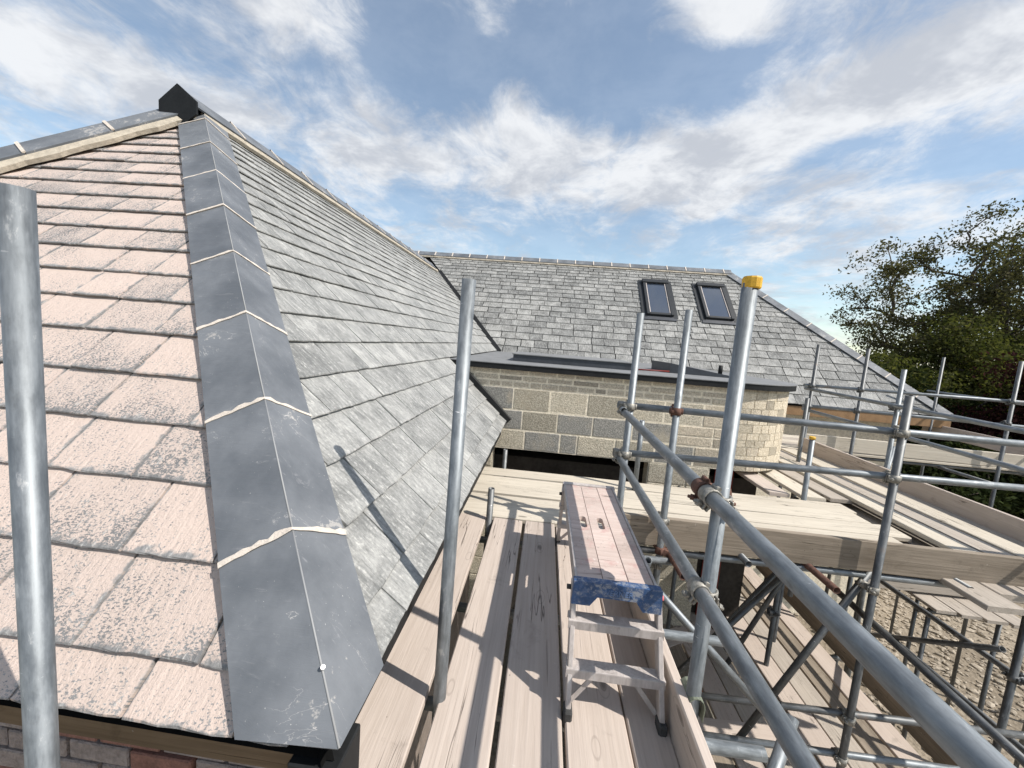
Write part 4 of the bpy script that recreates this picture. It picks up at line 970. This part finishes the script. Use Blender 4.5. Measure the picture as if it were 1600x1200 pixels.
def endcap(y, sg):
    pr = [(HX0_-.012, .006), (HX0_+.006, .008), (HX1_-.006, .008), (HX1_+.012, .006), (HX1_+.016, -.088), (HX1_-.055, -.088), (HX1_-.082, -.050), (HX0_+.082, -.050), (HX0_+.055, -.088), (HX0_-.016, -.088)]
    q = MB(); n = len(pr); y2 = y+sg*.038
    q.poly([(a, y, HZ+b) for a, b in pr]+[(a, y2, HZ+b-.002) for a, b in pr], [tuple(range(n)) if sg > 0 else tuple(range(n))[::-1], tuple(range(n, 2*n))[::-1] if sg > 0 else tuple(range(n, 2*n))]+[((i, n+i, n+(i+1) % n, (i+1) % n) if sg > 0 else (i, (i+1) % n, n+(i+1) % n, n+i)) for i in range(n)])
    return q.build('end_cap', 'blue_plastic', hop)
ec = endcap(HY0-.008, 1); endcap(HY1+.012, -1).data.materials[0] = M['aluminium']
tx = bpy.data.curves.new('lettering', 'FONT'); tx.body = 'WERNER'; tx.size = .030; tx.extrude = .0008; tx.align_x = 'CENTER'
to = bpy.data.objects.new('lettering_source', tx); COL.objects.link(to); bpy.context.view_layer.update()
me = bpy.data.meshes.new_from_object(to.evaluated_get(bpy.context.evaluated_depsgraph_get())); bpy.data.objects.remove(to)
lo = bpy.data.objects.new('lettering', me); me.materials.clear(); me.materials.append(M['text_blue']); COL.objects.link(lo); lo.parent = hop
lo.location = ((HX0_+HX1_)/2, HY0-.0095, HZ-.034); lo.rotation_euler = (PI/2, 0, 0)
FY0, FY1 = 1.372, 2.69
def leg_set(yt, yf, sg):
    for s_, xt, xf in ((-1, HX0_-.006, HX0_-.002), (1, HX1_+.010, HX1_+.030)):
        a, b = Vector((xt, yt, HZ-.02)), Vector((xf, yf, .045)); d = (b-a).normalized(); y_ = Vector((1, 0, 0)); y_ = (y_-d*y_.dot(d)).normalized()
        q = MB(); q.box((a+b)/2, ((b-a).length, .020, .046), Matrix((d, y_, d.cross(y_))).transposed(), .003); q.build('leg', 'aluminium', hop)
        f_ = Vector((xf, yf, 0))
        q = MB(); q.box(f_+Vector((0, -sg*.004, .036)), (.032, .058, .068), None, .006); q.build('foot', 'rubber', hop)
        q = MB(); q.cyl((xt-.018*0+s_*.010, yt, HZ-.055), (xt+s_*.026, yt, HZ-.055), .010, 12); q.build('lock_knob', 'pink_cap' if (s_ > 0 and sg > 0) else 'rubber', hop)
    for (f_, w_) in ((.30, .058), (.66, .058)):
        y_ = yt+(yf-yt)*f_; z = HZ-.02+(.045-HZ+.02)*f_
        x0, x1 = HX0_-.022+.004*f_, HX1_+.024+.022*f_
        q = MB(); q.box(((x0+x1)/2, y_, z+.004), (x1-x0, w_, .006), None, .002); q.box(((x0+x1)/2, y_-sg*(w_/2-.002), z-.013), (x1-x0, .005, .034), None, .001); q.box(((x0+x1)/2, y_+sg*(w_/2-.002), z-.010), (x1-x0, .004, .026)); q.build('tread', 'aluminium', hop)
    for s_, xf in ((-1, HX0_+.004), (1, HX1_+.018)):
        y_ = yt+(yf-yt)*.70; z = HZ-.02+(.045-HZ+.02)*.70
        q = MB(); a = Vector((xf-s_*.10, y_+sg*.004, z+.002)); b = Vector((xf, y_+(yf-yt)*.12, z-.115)); d = (b-a).normalized(); yv = Vector((0, 1, 0)); yv = (yv-d*yv.dot(d)).normalized()
        q.box((a+b)/2, ((b-a).length, .004, .018), Matrix((d, yv, d.cross(yv))).transposed()); q.build('stay', 'aluminium', hop)
leg_set(HY0+.05, FY0, 1); leg_set(HY1-.05, FY1, -1)

# ------------------------------------------------------------------ trees
def tree(name, label, cat, base, centre, rad, ncl, nleaf, lsize, spread, lm, seed, group, trunk_r=.28, shape=None):
    rg = random.Random(seed); nr = np.random.RandomState(seed)
    root = thing(name, label, cat, group=group)
    base, centre = Vector(base), Vector(centre)
    nodes = [base]; par = [-1]
    fork = Vector((base.x+(centre.x-base.x)*.35, base.y+(centre.y-base.y)*.35, base.z+(centre.z-rad[2]*.45-base.z)))
    for k in range(1, 6): nodes.append(base.lerp(fork, k/5)+Vector((rg.uniform(-.1, .1), rg.uniform(-.1, .1), 0))); par.append(len(nodes)-2)
    cl = []
    while len(cl) < ncl:
        v = Vector((rg.gauss(0, 1), rg.gauss(0, 1), rg.gauss(0, 1))).normalized()*(rg.random()**.42)
        if v.z < -.75: continue
        p = centre+Vector((v.x*rad[0], v.y*rad[1], v.z*rad[2]))*(.88+.13*math.sin(v.x*7+seed)*math.cos(v.z*6+v.y*3))
        if p.z < GROUND+.4: continue
        cl.append(p)
    cl.sort(key=lambda p: (p-fork).length)
    leaves_at = []
    for c in cl:
        best = min(range(1, len(nodes)), key=lambda i: (nodes[i]-c).length+.25*max(0, nodes[i].z-c.z)*2)
        a = nodes[best]; st = max(2, int((c-a).length/.8)); prev = best
        for k in range(1, st+1):
            p = a.lerp(c, k/st)+Vector((rg.uniform(-.10, .10), rg.uniform(-.10, .10), rg.uniform(-.06, .12)))
            nodes.append(p); par.append(prev); prev = len(nodes)-1
        leaves_at.append(nodes[-1])
    load = [0]*len(nodes)
    for i in range(len(nodes)-1, 0, -1):
        load[i] += 1; load[par[i]] += load[i]
    q = MB(); qt = MB()
    mx = max(load)
    for i in range(1, len(nodes)):
        r1 = max(.012, trunk_r*(load[i]/mx)**.5); r0 = max(.012, trunk_r*(load[par[i]]/mx)**.5); r0 = min(r0, r1*1.5)
        (qt if i <= 5 else q).cyl(nodes[par[i]], nodes[i], r0, 7 if i <= 5 else 5, r2=r1, cap=False)
    qt.build('trunk', 'bark', root); q.build('limbs', 'bark', root, kind='stuff')
    C_ = np.array([tuple(p) for p in leaves_at]); n = nleaf*len(C_)
    ctr = np.repeat(C_, nleaf, 0)+np.clip(nr.normal(0, 1, (n, 3)), -1.7, 1.7)*np.array([spread, spread, spread*.62])*np.repeat(nr.uniform(.6, 1.25, (len(C_), 1)), nleaf, 0)
    u = nr.normal(0, 1, (n, 3)); u /= np.linalg.norm(u, axis=1, keepdims=True); v = np.cross(u, nr.normal(0, 1, (n, 3))); v /= np.linalg.norm(v, axis=1, keepdims=True)
    L = lsize*nr.uniform(.6, 1.3, (n, 1)); u *= L; v *= L*.55
    V = np.stack([ctr-u, ctr-v*.9+u*.1, ctr+u, ctr+v*.9+u*.1], 1).reshape(-1, 3)
    me = bpy.data.meshes.new('crown'); me.vertices.add(4*n); me.vertices.foreach_set('co', V.ravel().astype(np.float32)); me.loops.add(4*n); me.loops.foreach_set('vertex_index', np.arange(4*n, dtype=np.int32))
    me.polygons.add(n); me.polygons.foreach_set('loop_start', np.arange(0, 4*n, 4, dtype=np.int32)); me.polygons.foreach_set('loop_total', np.full(n, 4, dtype=np.int32)); me.update(); me.validate()
    me.materials.append(M[lm]); o = bpy.data.objects.new('crown', me); COL.objects.link(o); o.parent = root
    return root
G = 'trees beyond the yard'
tree('tall_tree', 'tall airy tree with open feathery crown behind the rear hip', 'tree', (21.5, 21, GROUND), (22.2, 21, 3.9), (8.6, 4.5, 5.9), 380, 165, .08, .40, 'leaf_airy', 3, G, .42)
tree('bushy_tree', 'bushy olive green tree below the tall airy one', 'tree', (16.8, 18, GROUND), (17.2, 18, .3), (4.6, 3, 3.6), 130, 420, .08, .5, 'leaf_green', 7, G, .2)
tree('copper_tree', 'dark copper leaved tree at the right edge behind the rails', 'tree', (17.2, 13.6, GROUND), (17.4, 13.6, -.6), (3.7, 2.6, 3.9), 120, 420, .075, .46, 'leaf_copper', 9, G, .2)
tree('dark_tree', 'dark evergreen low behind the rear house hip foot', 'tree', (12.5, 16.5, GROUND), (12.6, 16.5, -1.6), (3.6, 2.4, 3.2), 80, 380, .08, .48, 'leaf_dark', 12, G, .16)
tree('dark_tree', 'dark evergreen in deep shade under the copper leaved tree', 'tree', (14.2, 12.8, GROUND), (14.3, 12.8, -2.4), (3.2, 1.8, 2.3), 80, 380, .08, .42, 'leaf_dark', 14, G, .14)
tree('far_tree', 'distant green tree to the right beyond the copper leaves', 'tree', (25, 17.5, GROUND), (25, 17.5, 1.5), (4.5, 4, 4.6), 80, 330, .09, .6, 'leaf_green', 17, G, .24)
